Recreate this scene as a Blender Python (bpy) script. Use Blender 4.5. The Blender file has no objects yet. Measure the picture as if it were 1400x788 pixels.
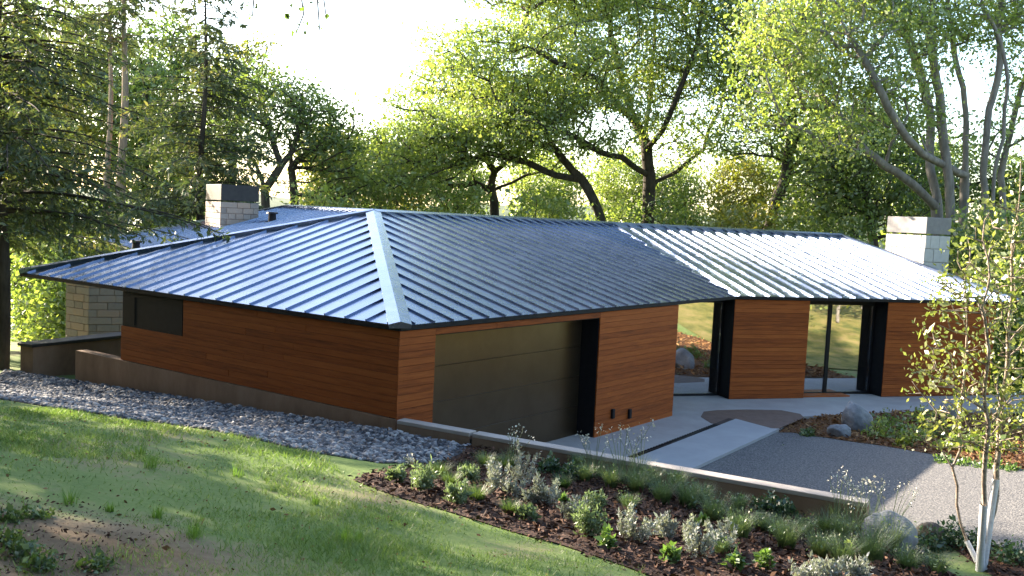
import bpy, bmesh, math, random
import numpy as np
from mathutils import Vector, Matrix
from mathutils.geometry import delaunay_2d_cdt
random.seed(7); RNG = np.random.default_rng(11)
scene = bpy.context.scene
col = scene.collection
PI = math.pi
# ---------------------------------------------------------------- camera
F_PX, PITCH, ROLL, EYE = 1296.5, 0.0775326, 0.0466379, 4.4277
IW, IH = 1400.0, 788.0
cam_d = bpy.data.cameras.new('camera'); cam = bpy.data.objects.new('camera', cam_d); col.objects.link(cam)
cam_d.sensor_width = 36.0; cam_d.lens = 36.0 * F_PX / IW; cam_d.clip_start = 0.1; cam_d.clip_end = 6000
FW = Vector((0, math.cos(PITCH), -math.sin(PITCH))); UP0 = Vector((0, math.sin(PITCH), math.cos(PITCH))); RT0 = Vector((1, 0, 0))
RT = math.cos(ROLL) * RT0 + math.sin(ROLL) * UP0; UP = -math.sin(ROLL) * RT0 + math.cos(ROLL) * UP0
M = Matrix((RT, UP, -FW)).transposed().to_4x4(); M.translation = (0, 0, EYE); cam.matrix_world = M
scene.camera = cam
# ---------------------------------------------------------------- sky, sun, exposure
SUN_AZ, SUN_EL = math.radians(143.5), math.radians(20.0)      # azimuth counted from +X towards +Y
world = bpy.data.worlds.new('World'); scene.world = world; world.use_nodes = True
wn = world.node_tree.nodes; wl = world.node_tree.links
bg = wn['Background']; sky = wn.new('ShaderNodeTexSky'); sky.sky_type = 'NISHITA'; sky.sun_disc = False
sky.sun_elevation = SUN_EL; sky.sun_rotation = PI / 2 - SUN_AZ
sky.air_density = 1.0; sky.dust_density = 1.2; sky.ozone_density = 1.2
wl.new(sky.outputs[0], bg.inputs[0]); bg.inputs[1].default_value = 0.12
sun_d = bpy.data.lights.new('sun', 'SUN'); sun = bpy.data.objects.new('sun', sun_d); col.objects.link(sun)
sun_d.energy = 5.0; sun_d.angle = math.radians(0.6); sun_d.color = (1.0, 0.86, 0.68)
sdir = Vector((math.cos(SUN_AZ) * math.cos(SUN_EL), math.sin(SUN_AZ) * math.cos(SUN_EL), math.sin(SUN_EL)))
sun.rotation_euler = sdir.to_track_quat('Z', 'Y').to_euler()
vs = scene.view_settings; vs.view_transform = 'Standard'; vs.look = 'None'; vs.gamma = 1; vs.use_curve_mapping = False
vs.exposure = 2.4
scene.cycles.max_bounces = 8; scene.cycles.transparent_max_bounces = 8
# ---------------------------------------------------------------- pixel helpers (a pixel is a direction only)
def ray(px, py): return FW + RT * ((px - IW / 2) / F_PX) - UP * ((py - IH / 2) / F_PX)
CAM = Vector((0, 0, EYE))
def unz(px, py, z): d = ray(px, py); return CAM + d * ((z - EYE) / d.z)
def uny(px, py, y): d = ray(px, py); return CAM + d * (y / d.y)
def unplane(px, py, p, n): d = ray(px, py); return CAM + d * ((p - CAM).dot(n) / d.dot(n))
# ---------------------------------------------------------------- house key points
ZE = 2.65
P0 = unz(547, 446, ZE); P1 = unz(1007, 405, ZE); E1 = unz(28, 373, ZE)
gdir = (P1 - P0).normalized(); ldir = (E1 - P0).normalized()
PL = P0 + ldir * 7.35
APEX = unz(510, 291, 4.312)
nA = (P1 - P0).cross(APEX - P0).normalized()
VT = unplane(834, 307, P0, nA)
WANG = math.radians(17.5); wdir = Vector((math.cos(WANG), math.sin(WANG), 0)); wback = Vector((-wdir.y, wdir.x, 0))
E2 = P1 + wdir * 8.9
nB = (E2 - P1).cross(VT - P1).normalized()
RG = unplane(1150, 323, P1, nB)
# ---------------------------------------------------------------- terrain
U = Vector((math.cos(math.radians(-32)), math.sin(math.radians(-32)))); V = Vector((-U.y, U.x))
OX, OY = P0.x, P0.y
def sstep(a, b, x): t = np.clip((x - a) / (b - a), 0, 1); return t * t * (3 - 2 * t)
def wav(x, y): return 0.03 * np.sin(x * .9 + 1.3 * np.sin(y * .5)) + 0.025 * np.sin(y * 1.1 + x * .37 + 2) + 0.012 * np.sin(2.3 * x - 1.7 * y)
def uv(x, y):
    dx, dy = x - OX, y - OY; u = dx * U.x + dy * U.y; v = dx * V.x + dy * V.y
    return u, v - .05 * np.abs(np.clip(u, -12, 8))
def hgt(x, y):
    x = np.asarray(x, float); y = np.asarray(y, float); u, v = uv(x, y)
    zb = np.interp(u, [-60, -25, -11, -7.3, -3.5, 0, 3.5, 7, 10, 16, 30, 60], [-3.2, -.6, .48, .66, .86, 1.04, 1.0, .92, 1.0, 1.6, 3.2, 4.5])
    d = np.maximum(-v, 0)
    bank = zb + .165 * (np.sqrt((np.maximum(d - .7, 0)) ** 2 + .04) - .2) * (1 - .4 * sstep(14, 40, d)) + wav(x, y) * sstep(.3, 2.5, d) * .8
    # far side: forecourt, drive, yard falling to the lake
    rise = .155 * (np.sqrt(np.maximum(u - 3.6, 0) ** 2 + .3) - .55) * (u > 3.6)
    rise = np.minimum(rise, 1.55 + np.maximum(u - 13, 0) * .11)
    k = 1 - sstep(7, 12, v) * (1 - .4 * sstep(8.5, 18, u))
    court = rise * k
    left = np.interp(v, [0, 2, 10, 25, 60], [.45, .3, -.8, -3.2, -5]) 
    back = np.interp(v, [0, 14, 22, 40, 90], [-.05, -.05, -.7, -3.4, -6])
    wl_ = sstep(-7.6, -8.6, u) if False else (1 - sstep(-10, -8, u))
    far = (1 - wl_) * np.where(u < 3.6, np.minimum(back, 0), np.where(v > 14, back, 0) + court) + wl_ * np.minimum(left, np.interp(u, [-60, -25, -11], [-5, -1.5, 1]))
    far = far - .02 * (u < 3.6)
    # beyond the end of the retaining wall both sides flow together
    m = sstep(7.0, 8.2, u) * sstep(-2.6, 0.2, v)
    near = bank * (1 - m) + (rise) * m
    return np.where(v < 0, near, far)
def H(x, y): return float(hgt(x, y))
def drop(px, py, near=True):
    d = ray(px, py); t = 1.0
    for i in range(9000):
        p = CAM + d * t
        u, v = uv(p.x, p.y)
        ok = (v < 0 or u > 6.9) if near is True else ((v > 0 or u > 7) if near is False else True)
        if ok and p.z <= H(p.x, p.y): return Vector((p.x, p.y, H(p.x, p.y)))
        t += .01
    return CAM + d * t
# ---------------------------------------------------------------- materials
def mat(name):
    m = bpy.data.materials.new(name); m.use_nodes = True
    return m, m.node_tree.nodes, m.node_tree.links, m.node_tree.nodes['Principled BSDF']
def nd(n, t, **k):
    o = n.new(t)
    for a, b in k.items():
        if a in ('operation', 'blend_type', 'data_type', 'noise_dimensions', 'feature', 'wave_type', 'bands_direction'): setattr(o, a, b)
        else: o.inputs[a].default_value = b
    return o
def ramp(n, stops):
    r = n.new('ShaderNodeValToRGB'); e = r.color_ramp.elements
    while len(e) > 1: e.remove(e[-1])
    e[0].position = stops[0][0]; e[0].color = (*stops[0][1], 1)
    for p, c in stops[1:]: x = e.new(p); x.color = (*c, 1)
    return r
def simple(name, stops, scale=8, rough=.8, bump=.2, bscale=60, metallic=0, spec=.3, coord='Object', stretch=None, dist=.01):
    m, n, l, b = mat(name); tc = n.new('ShaderNodeTexCoord'); src = tc.outputs[coord]
    if stretch: mp = n.new('ShaderNodeMapping'); mp.inputs['Scale'].default_value = stretch; l.new(src, mp.inputs[0]); src = mp.outputs[0]
    a = nd(n, 'ShaderNodeTexNoise', Scale=scale, Detail=6, Roughness=.65); l.new(src, a.inputs['Vector'])
    r = ramp(n, stops); l.new(a.outputs[0], r.inputs[0]); l.new(r.outputs[0], b.inputs['Base Color'])
    c = nd(n, 'ShaderNodeTexNoise', Scale=bscale, Detail=4); l.new(src, c.inputs['Vector'])
    bp = nd(n, 'ShaderNodeBump', Strength=bump, Distance=dist); l.new(c.outputs[0], bp.inputs['Height']); l.new(bp.outputs[0], b.inputs['Normal'])
    b.inputs['Roughness'].default_value = rough; b.inputs['Metallic'].default_value = metallic; b.inputs['Specular IOR Level'].default_value = spec
    return m
def leafmat(name, stops, trans=.45, gloss=.08, tint=1.25):
    m, n, l, b = mat(name); n.remove(b); out = n['Material Output']
    g = n.new('ShaderNodeNewGeometry'); tc = n.new('ShaderNodeTexCoord')
    no = nd(n, 'ShaderNodeTexNoise', Scale=.45, Detail=3); l.new(tc.outputs['Object'], no.inputs['Vector'])
    ad = nd(n, 'ShaderNodeMath', operation='MULTIPLY_ADD'); l.new(g.outputs['Random Per Island'], ad.inputs[0]); ad.inputs[1].default_value = .6
    s2 = nd(n, 'ShaderNodeMath', operation='MULTIPLY_ADD'); l.new(no.outputs[0], s2.inputs[0]); s2.inputs[1].default_value = 1.2; s2.inputs[2].default_value = -.4
    l.new(s2.outputs[0], ad.inputs[2])
    r = ramp(n, stops); l.new(ad.outputs[0], r.inputs[0])
    d = n.new('ShaderNodeBsdfDiffuse'); l.new(r.outputs[0], d.inputs[0])
    t = n.new('ShaderNodeBsdfTranslucent'); mx = nd(n, 'ShaderNodeMix', data_type='RGBA', blend_type='MULTIPLY'); mx.inputs[0].default_value = 1
    l.new(r.outputs[0], mx.inputs[6]); mx.inputs[7].default_value = (1.08 * tint, 1.15 * tint, .6 * tint, 1); l.new(mx.outputs[2], t.inputs[0])
    a = n.new('ShaderNodeMixShader'); a.inputs[0].default_value = trans; l.new(d.outputs[0], a.inputs[1]); l.new(t.outputs[0], a.inputs[2])
    gl = n.new('ShaderNodeBsdfGlossy'); gl.inputs['Roughness'].default_value = .45
    c = n.new('ShaderNodeMixShader'); c.inputs[0].default_value = gloss; l.new(a.outputs[0], c.inputs[1]); l.new(gl.outputs[0], c.inputs[2])
    l.new(c.outputs[0], out.inputs[0]); return m
MT = {}
def lawn_mat():
    m, n, l, b = mat('lawn'); tc = n.new('ShaderNodeTexCoord'); s = tc.outputs['Object']
    a = nd(n, 'ShaderNodeTexNoise', Scale=.42, Detail=7, Roughness=.62, Distortion=.3); l.new(s, a.inputs['Vector'])
    f = nd(n, 'ShaderNodeTexNoise', Scale=14, Detail=5, Roughness=.7); l.new(s, f.inputs['Vector'])
    mix = nd(n, 'ShaderNodeMath', operation='MULTIPLY_ADD'); l.new(f.outputs[0], mix.inputs[0]); mix.inputs[1].default_value = .35; l.new(a.outputs[0], mix.inputs[2])
    sp = drop(70, 752); vd = nd(n, 'ShaderNodeVectorMath', operation='DISTANCE'); l.new(s, vd.inputs[0]); vd.inputs[1].default_value = (sp.x, sp.y, sp.z)
    mr = nd(n, 'ShaderNodeMapRange'); l.new(vd.outputs['Value'], mr.inputs[0]); mr.inputs[1].default_value = .2; mr.inputs[2].default_value = 1.25; mr.inputs[3].default_value = .38; mr.inputs[4].default_value = 0
    m2 = nd(n, 'ShaderNodeMath', operation='ADD'); l.new(mix.outputs[0], m2.inputs[0]); l.new(mr.outputs[0], m2.inputs[1]); mix = m2
    r = ramp(n, [(.52, (.125, .185, .055)), (.66, (.17, .225, .075)), (.76, (.23, .225, .11)), (.86, (.24, .18, .115)), (1, (.17, .12, .075))]); l.new(mix.outputs[0], r.inputs[0])
    l.new(r.outputs[0], b.inputs['Base Color']); b.inputs['Roughness'].default_value = .95; b.inputs['Specular IOR Level'].default_value = .1
    bp = nd(n, 'ShaderNodeBump', Strength=.5, Distance=.02); l.new(f.outputs[0], bp.inputs['Height']); l.new(bp.outputs[0], b.inputs['Normal'])
    return m
def wood_mat():
    m, n, l, b = mat('cedar'); tc = n.new('ShaderNodeTexCoord'); oi = n.new('ShaderNodeObjectInfo')
    mp = n.new('ShaderNodeMapping'); mp.inputs['Scale'].default_value = (.55, .55, 9); l.new(tc.outputs['Object'], mp.inputs[0])
    off = nd(n, 'ShaderNodeVectorMath', operation='SCALE'); cb = n.new('ShaderNodeCombineXYZ'); l.new(oi.outputs['Random'], cb.inputs[0]); l.new(oi.outputs['Random'], cb.inputs[2])
    l.new(cb.outputs[0], off.inputs[0]); off.inputs['Scale'].default_value = 37; l.new(off.outputs[0], mp.inputs['Location'])
    a = nd(n, 'ShaderNodeTexNoise', Scale=3.2, Detail=8, Roughness=.68, Distortion=.6); l.new(mp.outputs[0], a.inputs['Vector'])
    ad = nd(n, 'ShaderNodeMath', operation='MULTIPLY_ADD'); l.new(oi.outputs['Random'], ad.inputs[0]); ad.inputs[1].default_value = .22; l.new(a.outputs[0], ad.inputs[2])
    r = ramp(n, [(.3, (.11, .025, .006)), (.55, (.24, .058, .011)), (.75, (.32, .085, .017)), (.95, (.37, .112, .027))]); l.new(ad.outputs[0], r.inputs[0]); l.new(r.outputs[0], b.inputs['Base Color'])
    b.inputs['Roughness'].default_value = .62; b.inputs['Specular IOR Level'].default_value = .2
    bp = nd(n, 'ShaderNodeBump', Strength=.15, Distance=.004); l.new(a.outputs[0], bp.inputs['Height']); l.new(bp.outputs[0], b.inputs['Normal'])
    return m
MT['wood'] = wood_mat()
def roof_mat():
    m, n, l, b = mat('roof_metal'); tc = n.new('ShaderNodeTexCoord'); oi = n.new('ShaderNodeObjectInfo')
    a = nd(n, 'ShaderNodeTexNoise', Scale=1.6, Detail=6, Roughness=.7); l.new(tc.outputs['Object'], a.inputs['Vector'])
    r = ramp(n, [(.3, (.21, .26, .37)), (.7, (.265, .315, .43))]); l.new(a.outputs[0], r.inputs[0]); l.new(r.outputs[0], b.inputs['Base Color'])
    rr = nd(n, 'ShaderNodeMapRange'); l.new(a.outputs[0], rr.inputs[0]); rr.inputs[3].default_value = .22; rr.inputs[4].default_value = .33; l.new(rr.outputs[0], b.inputs['Roughness'])
    b.inputs['Metallic'].default_value = .95; b.inputs['Specular IOR Level'].default_value = .6
    w = nd(n, 'ShaderNodeTexNoise', Scale=2.3, Detail=1); l.new(tc.outputs['Object'], w.inputs['Vector'])
    bp = nd(n, 'ShaderNodeBump', Strength=.25, Distance=.02); l.new(w.outputs[0], bp.inputs['Height']); l.new(bp.outputs[0], b.inputs['Normal'])
    return m
MT['roof'] = roof_mat()
MT['black'] = simple('black_metal', [(.3, (.008, .008, .01)), (.7, (.014, .014, .016))], rough=.6, bump=.03, spec=.2)
MT['cap_metal'] = simple('chimney_cap_metal', [(.3, (.03, .029, .03)), (.7, (.045, .043, .042))], rough=.5, bump=.05, metallic=.2)
MT['door'] = simple('bronze_door', [(.3, (.115, .085, .058)), (.7, (.145, .11, .076))], scale=2, rough=.3, bump=.03, metallic=.9, spec=.5)
MT['curb'] = simple('tan_concrete', [(.3, (.2, .125, .08)), (.55, (.27, .175, .115)), (.8, (.33, .23, .16))], scale=2.2, rough=.9, bump=.25, stretch=(1, 1, .5))
MT['curbtop'] = simple('curb_top', [(.3, (.36, .31, .27)), (.7, (.46, .41, .37))], scale=2, rough=.9, bump=.2)
MT['concrete'] = simple('pale_concrete', [(.3, (.3, .28, .27)), (.7, (.38, .36, .345))], scale=1.5, rough=.85, bump=.12)
MT['apron'] = simple('apron_concrete', [(.3, (.3, .305, .315)), (.7, (.37, .37, .38))], scale=1.2, rough=.8, bump=.1)
MT['brownslab'] = simple('brown_paving', [(.3, (.12, .08, .062)), (.7, (.175, .12, .095))], scale=5, rough=.85, bump=.3)
MT['drive'] = simple('drive_gravel', [(.32, (.05, .05, .055)), (.5, (.125, .122, .122)), (.68, (.26, .245, .23))], scale=34, rough=.95, bump=.9, bscale=40, dist=.02)
MT['mulch'] = simple('mulch', [(.3, (.02, .011, .008)), (.55, (.06, .03, .02)), (.75, (.11, .058, .038))], scale=22, rough=.95, bump=1, bscale=30, dist=.03)
MT['mulch2'] = simple('leaf_mulch', [(.3, (.05, .022, .01)), (.55, (.13, .06, .025)), (.75, (.21, .11, .05))], scale=22, rough=.95, bump=1, bscale=30, dist=.03)
MT['soilrock'] = simple('rock_bed', [(.3, (.025, .026, .03)), (.7, (.07, .07, .075))], scale=20, rough=.95, bump=1, bscale=30)
MT['bark'] = simple('oak_bark', [(.3, (.03, .024, .018)), (.7, (.1, .082, .062))], scale=6, rough=.95, bump=.8, bscale=18, stretch=(1, 1, .25), dist=.03)
MT['greybark'] = simple('grey_bark', [(.3, (.12, .105, .09)), (.7, (.27, .245, .215))], scale=5, rough=.95, bump=.7, bscale=14, stretch=(1, 1, .25), dist=.03)
MT['pinebark'] = simple('pine_bark', [(.3, (.2, .14, .1)), (.7, (.36, .26, .19))], scale=5, rough=.95, bump=.7, bscale=14, stretch=(1, 1, .25), dist=.03)
MT['birchbark'] = simple('birch_bark', [(.35, (.1, .075, .055)), (.5, (.3, .24, .19)), (.7, (.42, .36, .3))], scale=9, rough=.8, bump=.4, stretch=(1, 1, 3))
MT['wrap'] = simple('white_wrap', [(.3, (.6, .6, .62)), (.7, (.75, .75, .76))], scale=9, rough=.7, bump=.2, stretch=(1, 1, 5))
MT['stone'] = None
def stone_mat():
    m, n, l, b = mat('stone_masonry'); oi = n.new('ShaderNodeObjectInfo'); tc = n.new('ShaderNodeTexCoord')
    g = n.new('ShaderNodeNewGeometry'); a = nd(n, 'ShaderNodeTexNoise', Scale=9, Detail=6); l.new(tc.outputs['Object'], a.inputs['Vector'])
    ad = nd(n, 'ShaderNodeMath', operation='MULTIPLY_ADD'); l.new(a.outputs[0], ad.inputs[0]); ad.inputs[1].default_value = .5
    mu = nd(n, 'ShaderNodeMath', operation='MULTIPLY'); l.new(oi.outputs['Random'], mu.inputs[0]); mu.inputs[1].default_value = .6; l.new(mu.outputs[0], ad.inputs[2])
    r = ramp(n, [(.15, (.24, .2, .17)), (.5, (.36, .3, .25)), (.8, (.42, .3, .22))]); l.new(ad.outputs[0], r.inputs[0]); l.new(r.outputs[0], b.inputs['Base Color'])
    b.inputs['Roughness'].default_value = .9
    bp = nd(n, 'ShaderNodeBump', Strength=.5, Distance=.02); l.new(a.outputs[0], bp.inputs['Height']); l.new(bp.outputs[0], b.inputs['Normal']); return m
MT['stone'] = stone_mat()
MT['boulder'] = simple('boulder', [(.3, (.12, .13, .145)), (.5, (.2, .21, .225)), (.72, (.31, .31, .31))], scale=4, rough=.9, bump=.7, bscale=16, dist=.03)
MT['boulderbrown'] = simple('boulder_brown', [(.3, (.06, .05, .042)), (.7, (.15, .125, .1))], scale=4, rough=.9, bump=.7, bscale=16, dist=.03)
def rand_island(name, stops, rough=.9):
    m, n, l, b = mat(name); g = n.new('ShaderNodeNewGeometry'); r = ramp(n, stops); l.new(g.outputs['Random Per Island'], r.inputs[0]); l.new(r.outputs[0], b.inputs['Base Color'])
    b.inputs['Roughness'].default_value = rough; b.inputs['Specular IOR Level'].default_value = .3; return m
MT['rocks'] = rand_island('river_rock', [(0, (.055, .057, .065)), (.5, (.15, .155, .17)), (.85, (.27, .27, .275)), (1, (.42, .41, .4))])
MT['chips'] = rand_island('mulch_chips', [(0, (.025, .013, .01)), (.6, (.085, .042, .028)), (1, (.17, .095, .06))])
MT['fallen'] = rand_island('fallen_leaves', [(0, (.1, .045, .018)), (.6, (.22, .11, .045)), (1, (.34, .2, .09))])
MT['blades'] = leafmat('grass_blades', [(.1, (.12, .19, .05)), (.5, (.18, .265, .075)), (.85, (.26, .32, .11)), (1, (.34, .31, .16))], trans=.35, gloss=.04)
MT['tuft'] = leafmat('tuft_grass', [(.1, (.1, .19, .03)), (.9, (.19, .3, .06))], trans=.5, gloss=.05)
MT['oakleaf'] = leafmat('oak_leaves', [(.05, (.12, .17, .045)), (.45, (.2, .26, .065)), (.75, (.3, .35, .09)), (1, (.44, .42, .12))], trans=.58)
MT['darkleaf'] = leafmat('dark_leaves', [(.05, (.06, .1, .024)), (.5, (.115, .17, .036)), (.85, (.19, .24, .055)), (1, (.3, .3, .07))], trans=.55)
MT['yellowleaf'] = leafmat('yellowing_leaves', [(.05, (.1, .13, .02)), (.5, (.2, .22, .035)), (.9, (.36, .3, .05)), (1, (.4, .25, .05))], trans=.5)
MT['birchleaf'] = leafmat('birch_leaves', [(.05, (.12, .16, .04)), (.5, (.21, .24, .06)), (.9, (.34, .33, .1)), (1, (.42, .36, .12))], trans=.45, gloss=.1)
MT['needle'] = leafmat('needles', [(.05, (.05, .075, .03)), (.5, (.09, .12, .042)), (.8, (.145, .155, .06)), (1, (.25, .19, .085))], trans=.35, gloss=.05)
MT['silver'] = leafmat('silver_foliage', [(.1, (.24, .26, .25)), (.9, (.42, .44, .43))], trans=.25, gloss=.05, tint=.9)
MT['lav'] = leafmat('greygreen_foliage', [(.1, (.11, .16, .09)), (.9, (.24, .3, .19))], trans=.35, gloss=.05)
MT['mound'] = leafmat('mound_foliage', [(.1, (.05, .1, .025)), (.9, (.15, .2, .06))], trans=.4)
MT['bright'] = leafmat('bright_foliage', [(.1, (.08, .15, .035)), (.9, (.16, .24, .07))], trans=.45)
MT['feather'] = leafmat('feathery_foliage', [(.1, (.08, .13, .06)), (.6, (.14, .2, .09)), (1, (.25, .24, .14))], trans=.4)
MT['darkbush'] = leafmat('dark_shrub', [(.1, (.025, .06, .03)), (.9, (.07, .13, .06))], trans=.3)
MT['flower'] = simple('pale_flower', [(.3, (.6, .58, .45)), (.7, (.75, .72, .6))], rough=.8)
MT['hill'] = simple('far_woods', [(.3, (.05, .075, .035)), (.7, (.1, .13, .06))], scale=.06, rough=1, bump=0)
def glass_mat(name, f, rough=.012):
    m, n, l, b = mat(name); n.remove(b); out = n['Material Output']
    gl = n.new('ShaderNodeBsdfGlossy'); gl.inputs['Roughness'].default_value = rough; gl.inputs['Color'].default_value = (.95, .97, 1, 1)
    tr = n.new('ShaderNodeBsdfTransparent'); tr.inputs[0].default_value = (.75, .78, .78, 1)
    fr = n.new('ShaderNodeFresnel'); fr.inputs[0].default_value = 1.5
    ad = nd(n, 'ShaderNodeMath', operation='MULTIPLY_ADD'); l.new(fr.outputs[0], ad.inputs[0]); ad.inputs[1].default_value = 1 - f; ad.inputs[2].default_value = f
    mx = n.new('ShaderNodeMixShader'); l.new(ad.outputs[0], mx.inputs[0]); l.new(tr.outputs[0], mx.inputs[1]); l.new(gl.outputs[0], mx.inputs[2]); l.new(mx.outputs[0], out.inputs[0]); return m
MT['glass'] = glass_mat('coated_glass', .55)
MT['darkglass'] = glass_mat('dark_glass', .02)
MT['interior'] = simple('interior_wall', [(.3, (.1, .085, .07)), (.7, (.14, .12, .1))], rough=.9)
def water_mat():
    m, n, l, b = mat('lake_water'); b.inputs['Base Color'].default_value = (.03, .045, .055, 1); b.inputs['Roughness'].default_value = .12; b.inputs['IOR'].default_value = 1.33
    tc = n.new('ShaderNodeTexCoord'); a = nd(n, 'ShaderNodeTexNoise', Scale=1.2, Detail=4); l.new(tc.outputs['Object'], a.inputs['Vector'])
    bp = nd(n, 'ShaderNodeBump', Strength=.3, Distance=.05); l.new(a.outputs[0], bp.inputs['Height']); l.new(bp.outputs[0], b.inputs['Normal']); return m
MT['water'] = water_mat()
# ---------------------------------------------------------------- mesh helpers
def link(name, me, m=None, parent=None, loc=None):
    o = bpy.data.objects.new(name, me); col.objects.link(o)
    if me is not None and m is not None and not me.materials: me.materials.append(m)
    if loc is not None: o.location = loc
    if parent is not None: o.parent = parent
    return o
def tag(o, label=None, cat=None, group=None, kind=None):
    for k, v_ in (('label', label), ('category', cat), ('group', group), ('kind', kind)):
        if v_: o[k] = v_
    return o
def pyd(verts, faces, name='m'):
    me = bpy.data.meshes.new(name); me.from_pydata([tuple(v_) for v_ in verts], [], faces); me.update(); return me
def npmesh(verts, idx, n, name='m', smooth=False):
    """verts (N,3); idx flat loop indices of polygons with n corners each"""
    me = bpy.data.meshes.new(name); nv = len(verts); npoly = len(idx) // n
    me.vertices.add(nv); me.vertices.foreach_set('co', np.ascontiguousarray(verts, dtype=np.float32).ravel())
    me.loops.add(len(idx)); me.loops.foreach_set('vertex_index', np.ascontiguousarray(idx, dtype=np.int32))
    me.polygons.add(npoly); me.polygons.foreach_set('loop_start', np.arange(0, npoly * n, n, dtype=np.int32))
    if smooth: me.polygons.foreach_set('use_smooth', np.ones(npoly, dtype=bool))
    me.update(calc_edges=True); return me
def prism(base, h):
    """closed prism: polygon base (list of Vector) extruded by vector h"""
    n = len(base); vs_ = [Vector(p) for p in base] + [Vector(p) + h for p in base]
    fs = [tuple(range(n - 1, -1, -1)), tuple(range(n, 2 * n))] + [(i, (i + 1) % n, n + (i + 1) % n, n + i) for i in range(n)]
    me = pyd(vs_, fs); bm = bmesh.new(); bm.from_mesh(me); bmesh.ops.recalc_face_normals(bm, faces=bm.faces); bm.to_mesh(me); bm.free(); return me
def bevel(me, w, seg=1):
    bm = bmesh.new(); bm.from_mesh(me); bmesh.ops.bevel(bm, geom=bm.edges[:], offset=w, segments=seg, affect='EDGES'); bm.to_mesh(me); bm.free(); return me
def block(a, b, n, t, z0, z1):
    """wall block from a to b (xy), thickness t along n, z0..z1"""
    a = Vector((a[0], a[1], z0)); b = Vector((b[0], b[1], z0)); n = Vector((n[0], n[1], 0))
    return prism([a, b, b + n * t, a + n * t], Vector((0, 0, z1 - z0)))
def clip2(poly, a, b, c):
    """keep a*x+b*y<=c"""
    out = []
    for i in range(len(poly)):
        p, q = poly[i], poly[(i + 1) % len(poly)]; dp = a * p[0] + b * p[1] - c; dq = a * q[0] + b * q[1] - c
        if dp <= 0: out.append(p)
        if (dp < 0 < dq) or (dq < 0 < dp): t = dp / (dp - dq); out.append((p[0] + t * (q[0] - p[0]), p[1] + t * (q[1] - p[1])))
    return out
def join_meshes(mes):
    V_, F_ = [], []
    for me in mes:
        o = len(V_); V_ += [v_.co.copy() for v_ in me.vertices]; F_ += [tuple(o + i for i in p.vertices) for p in me.polygons]
    return pyd(V_, F_)
# ---------------------------------------------------------------- ground sheet
MT['lawn'] = lawn_mat()
def spaced(lo, hi, flo, fhi, fine, coarse):
    a = list(np.arange(flo, fhi + 1e-6, fine)); x = flo; st = fine
    L = []
    while x > lo: st = min(st * 1.25, coarse); x -= st; L.append(x)
    x = fhi; st = fine; R_ = []
    while x < hi: st = min(st * 1.25, coarse); x += st; R_.append(x)
    return np.array(L[::-1] + a + R_)
us = spaced(-120, 110, -13, 11, .25, 6); vneg = spaced(-70, -.06, -14, -.06, .22, 5); vneg = vneg[vneg <= -.059]
vpos = spaced(.06, 75, .06, 10, .3, 4); vpos = vpos[vpos >= .059]
vsn = np.concatenate([vneg, vpos])
UU, VV = np.meshgrid(us, vsn)
VR = VV + .05 * np.abs(np.clip(UU, -12, 8))
GX = OX + UU * U.x + VR * V.x; GY = OY + UU * U.y + VR * V.y; GZ = hgt(GX, GY)
nu, nv = len(us), len(vsn)
ii = (np.arange(nv - 1)[:, None] * nu + np.arange(nu - 1)[None]).ravel()
idx = np.stack([ii, ii + 1, ii + nu + 1, ii + nu], 1).ravel()
g = link('ground', npmesh(np.stack([GX.ravel(), GY.ravel(), GZ.ravel()], 1), idx, 4, smooth=True), MT['lawn']); tag(g, 'sloping thin green lawn with bare soil patches around the house', 'lawn', kind='structure')
wt = link('lake', pyd([(-2500, 20, -3.0), (2500, 20, -3.0), (2500, 3000, -3.0), (-2500, 3000, -3.0)], [(0, 1, 2, 3)]), MT['water']); tag(wt, 'pale lake water glimpsed between the trees', 'lake', kind='structure')
# far shore
hx = np.linspace(-900, 900, 120); rows = []
for j, (yy, zz) in enumerate([(420, -3.2), (440, 2), (480, 4.5), (600, 8)]):
    rows.append(np.stack([hx, yy + 30 * np.sin(hx * .006 + j), zz + (zz > 0) * zz * .35 * (np.sin(hx * .013) + np.sin(hx * .031 + 1)) * .8 + (zz > 0) * RNG.random(120) * 2.5], 1))
hv = np.concatenate(rows); ii = (np.arange(3)[:, None] * 120 + np.arange(119)[None]).ravel()
h = link('far_shore', npmesh(hv, np.stack([ii, ii + 1, ii + 121, ii + 120], 1).ravel(), 4), MT['hill']); tag(h, 'distant wooded shore across the lake', 'hill', kind='structure')
def sheet(name, poly, m, off, step=.25, near=None, zfun=None):
    """a sheet over the ground inside an xy polygon"""
    bd = []
    for i in range(len(poly)):
        a, b = Vector(poly[i][:2]), Vector(poly[(i + 1) % len(poly)][:2]); k = max(1, int((b - a).length / step))
        bd += [a + (b - a) * (j / k) for j in range(k)]
    xs = [p.x for p in bd]; ys = [p.y for p in bd]; pts = list(bd)
    for x in np.arange(min(xs), max(xs), step):
        for y in np.arange(min(ys), max(ys), step): pts.append(Vector((x + random.uniform(-.05, .05), y + random.uniform(-.05, .05))))
    nb = len(bd)
    r = delaunay_2d_cdt(pts, [(i, (i + 1) % nb) for i in range(nb)], [list(range(nb))], 1, 1e-5)
    zz = zfun if zfun else (lambda x, y: H(x, y))
    me = pyd([(p.x, p.y, zz(p.x, p.y) + off) for p in r[0]], [tuple(f) for f in r[2]])
    bm = bmesh.new(); bm.from_mesh(me)
    for f in bm.faces:
        f.smooth = True
        if f.normal.z < 0: f.normal_flip()
    bm.to_mesh(me); bm.free()
    return link(name, me, m)
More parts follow.
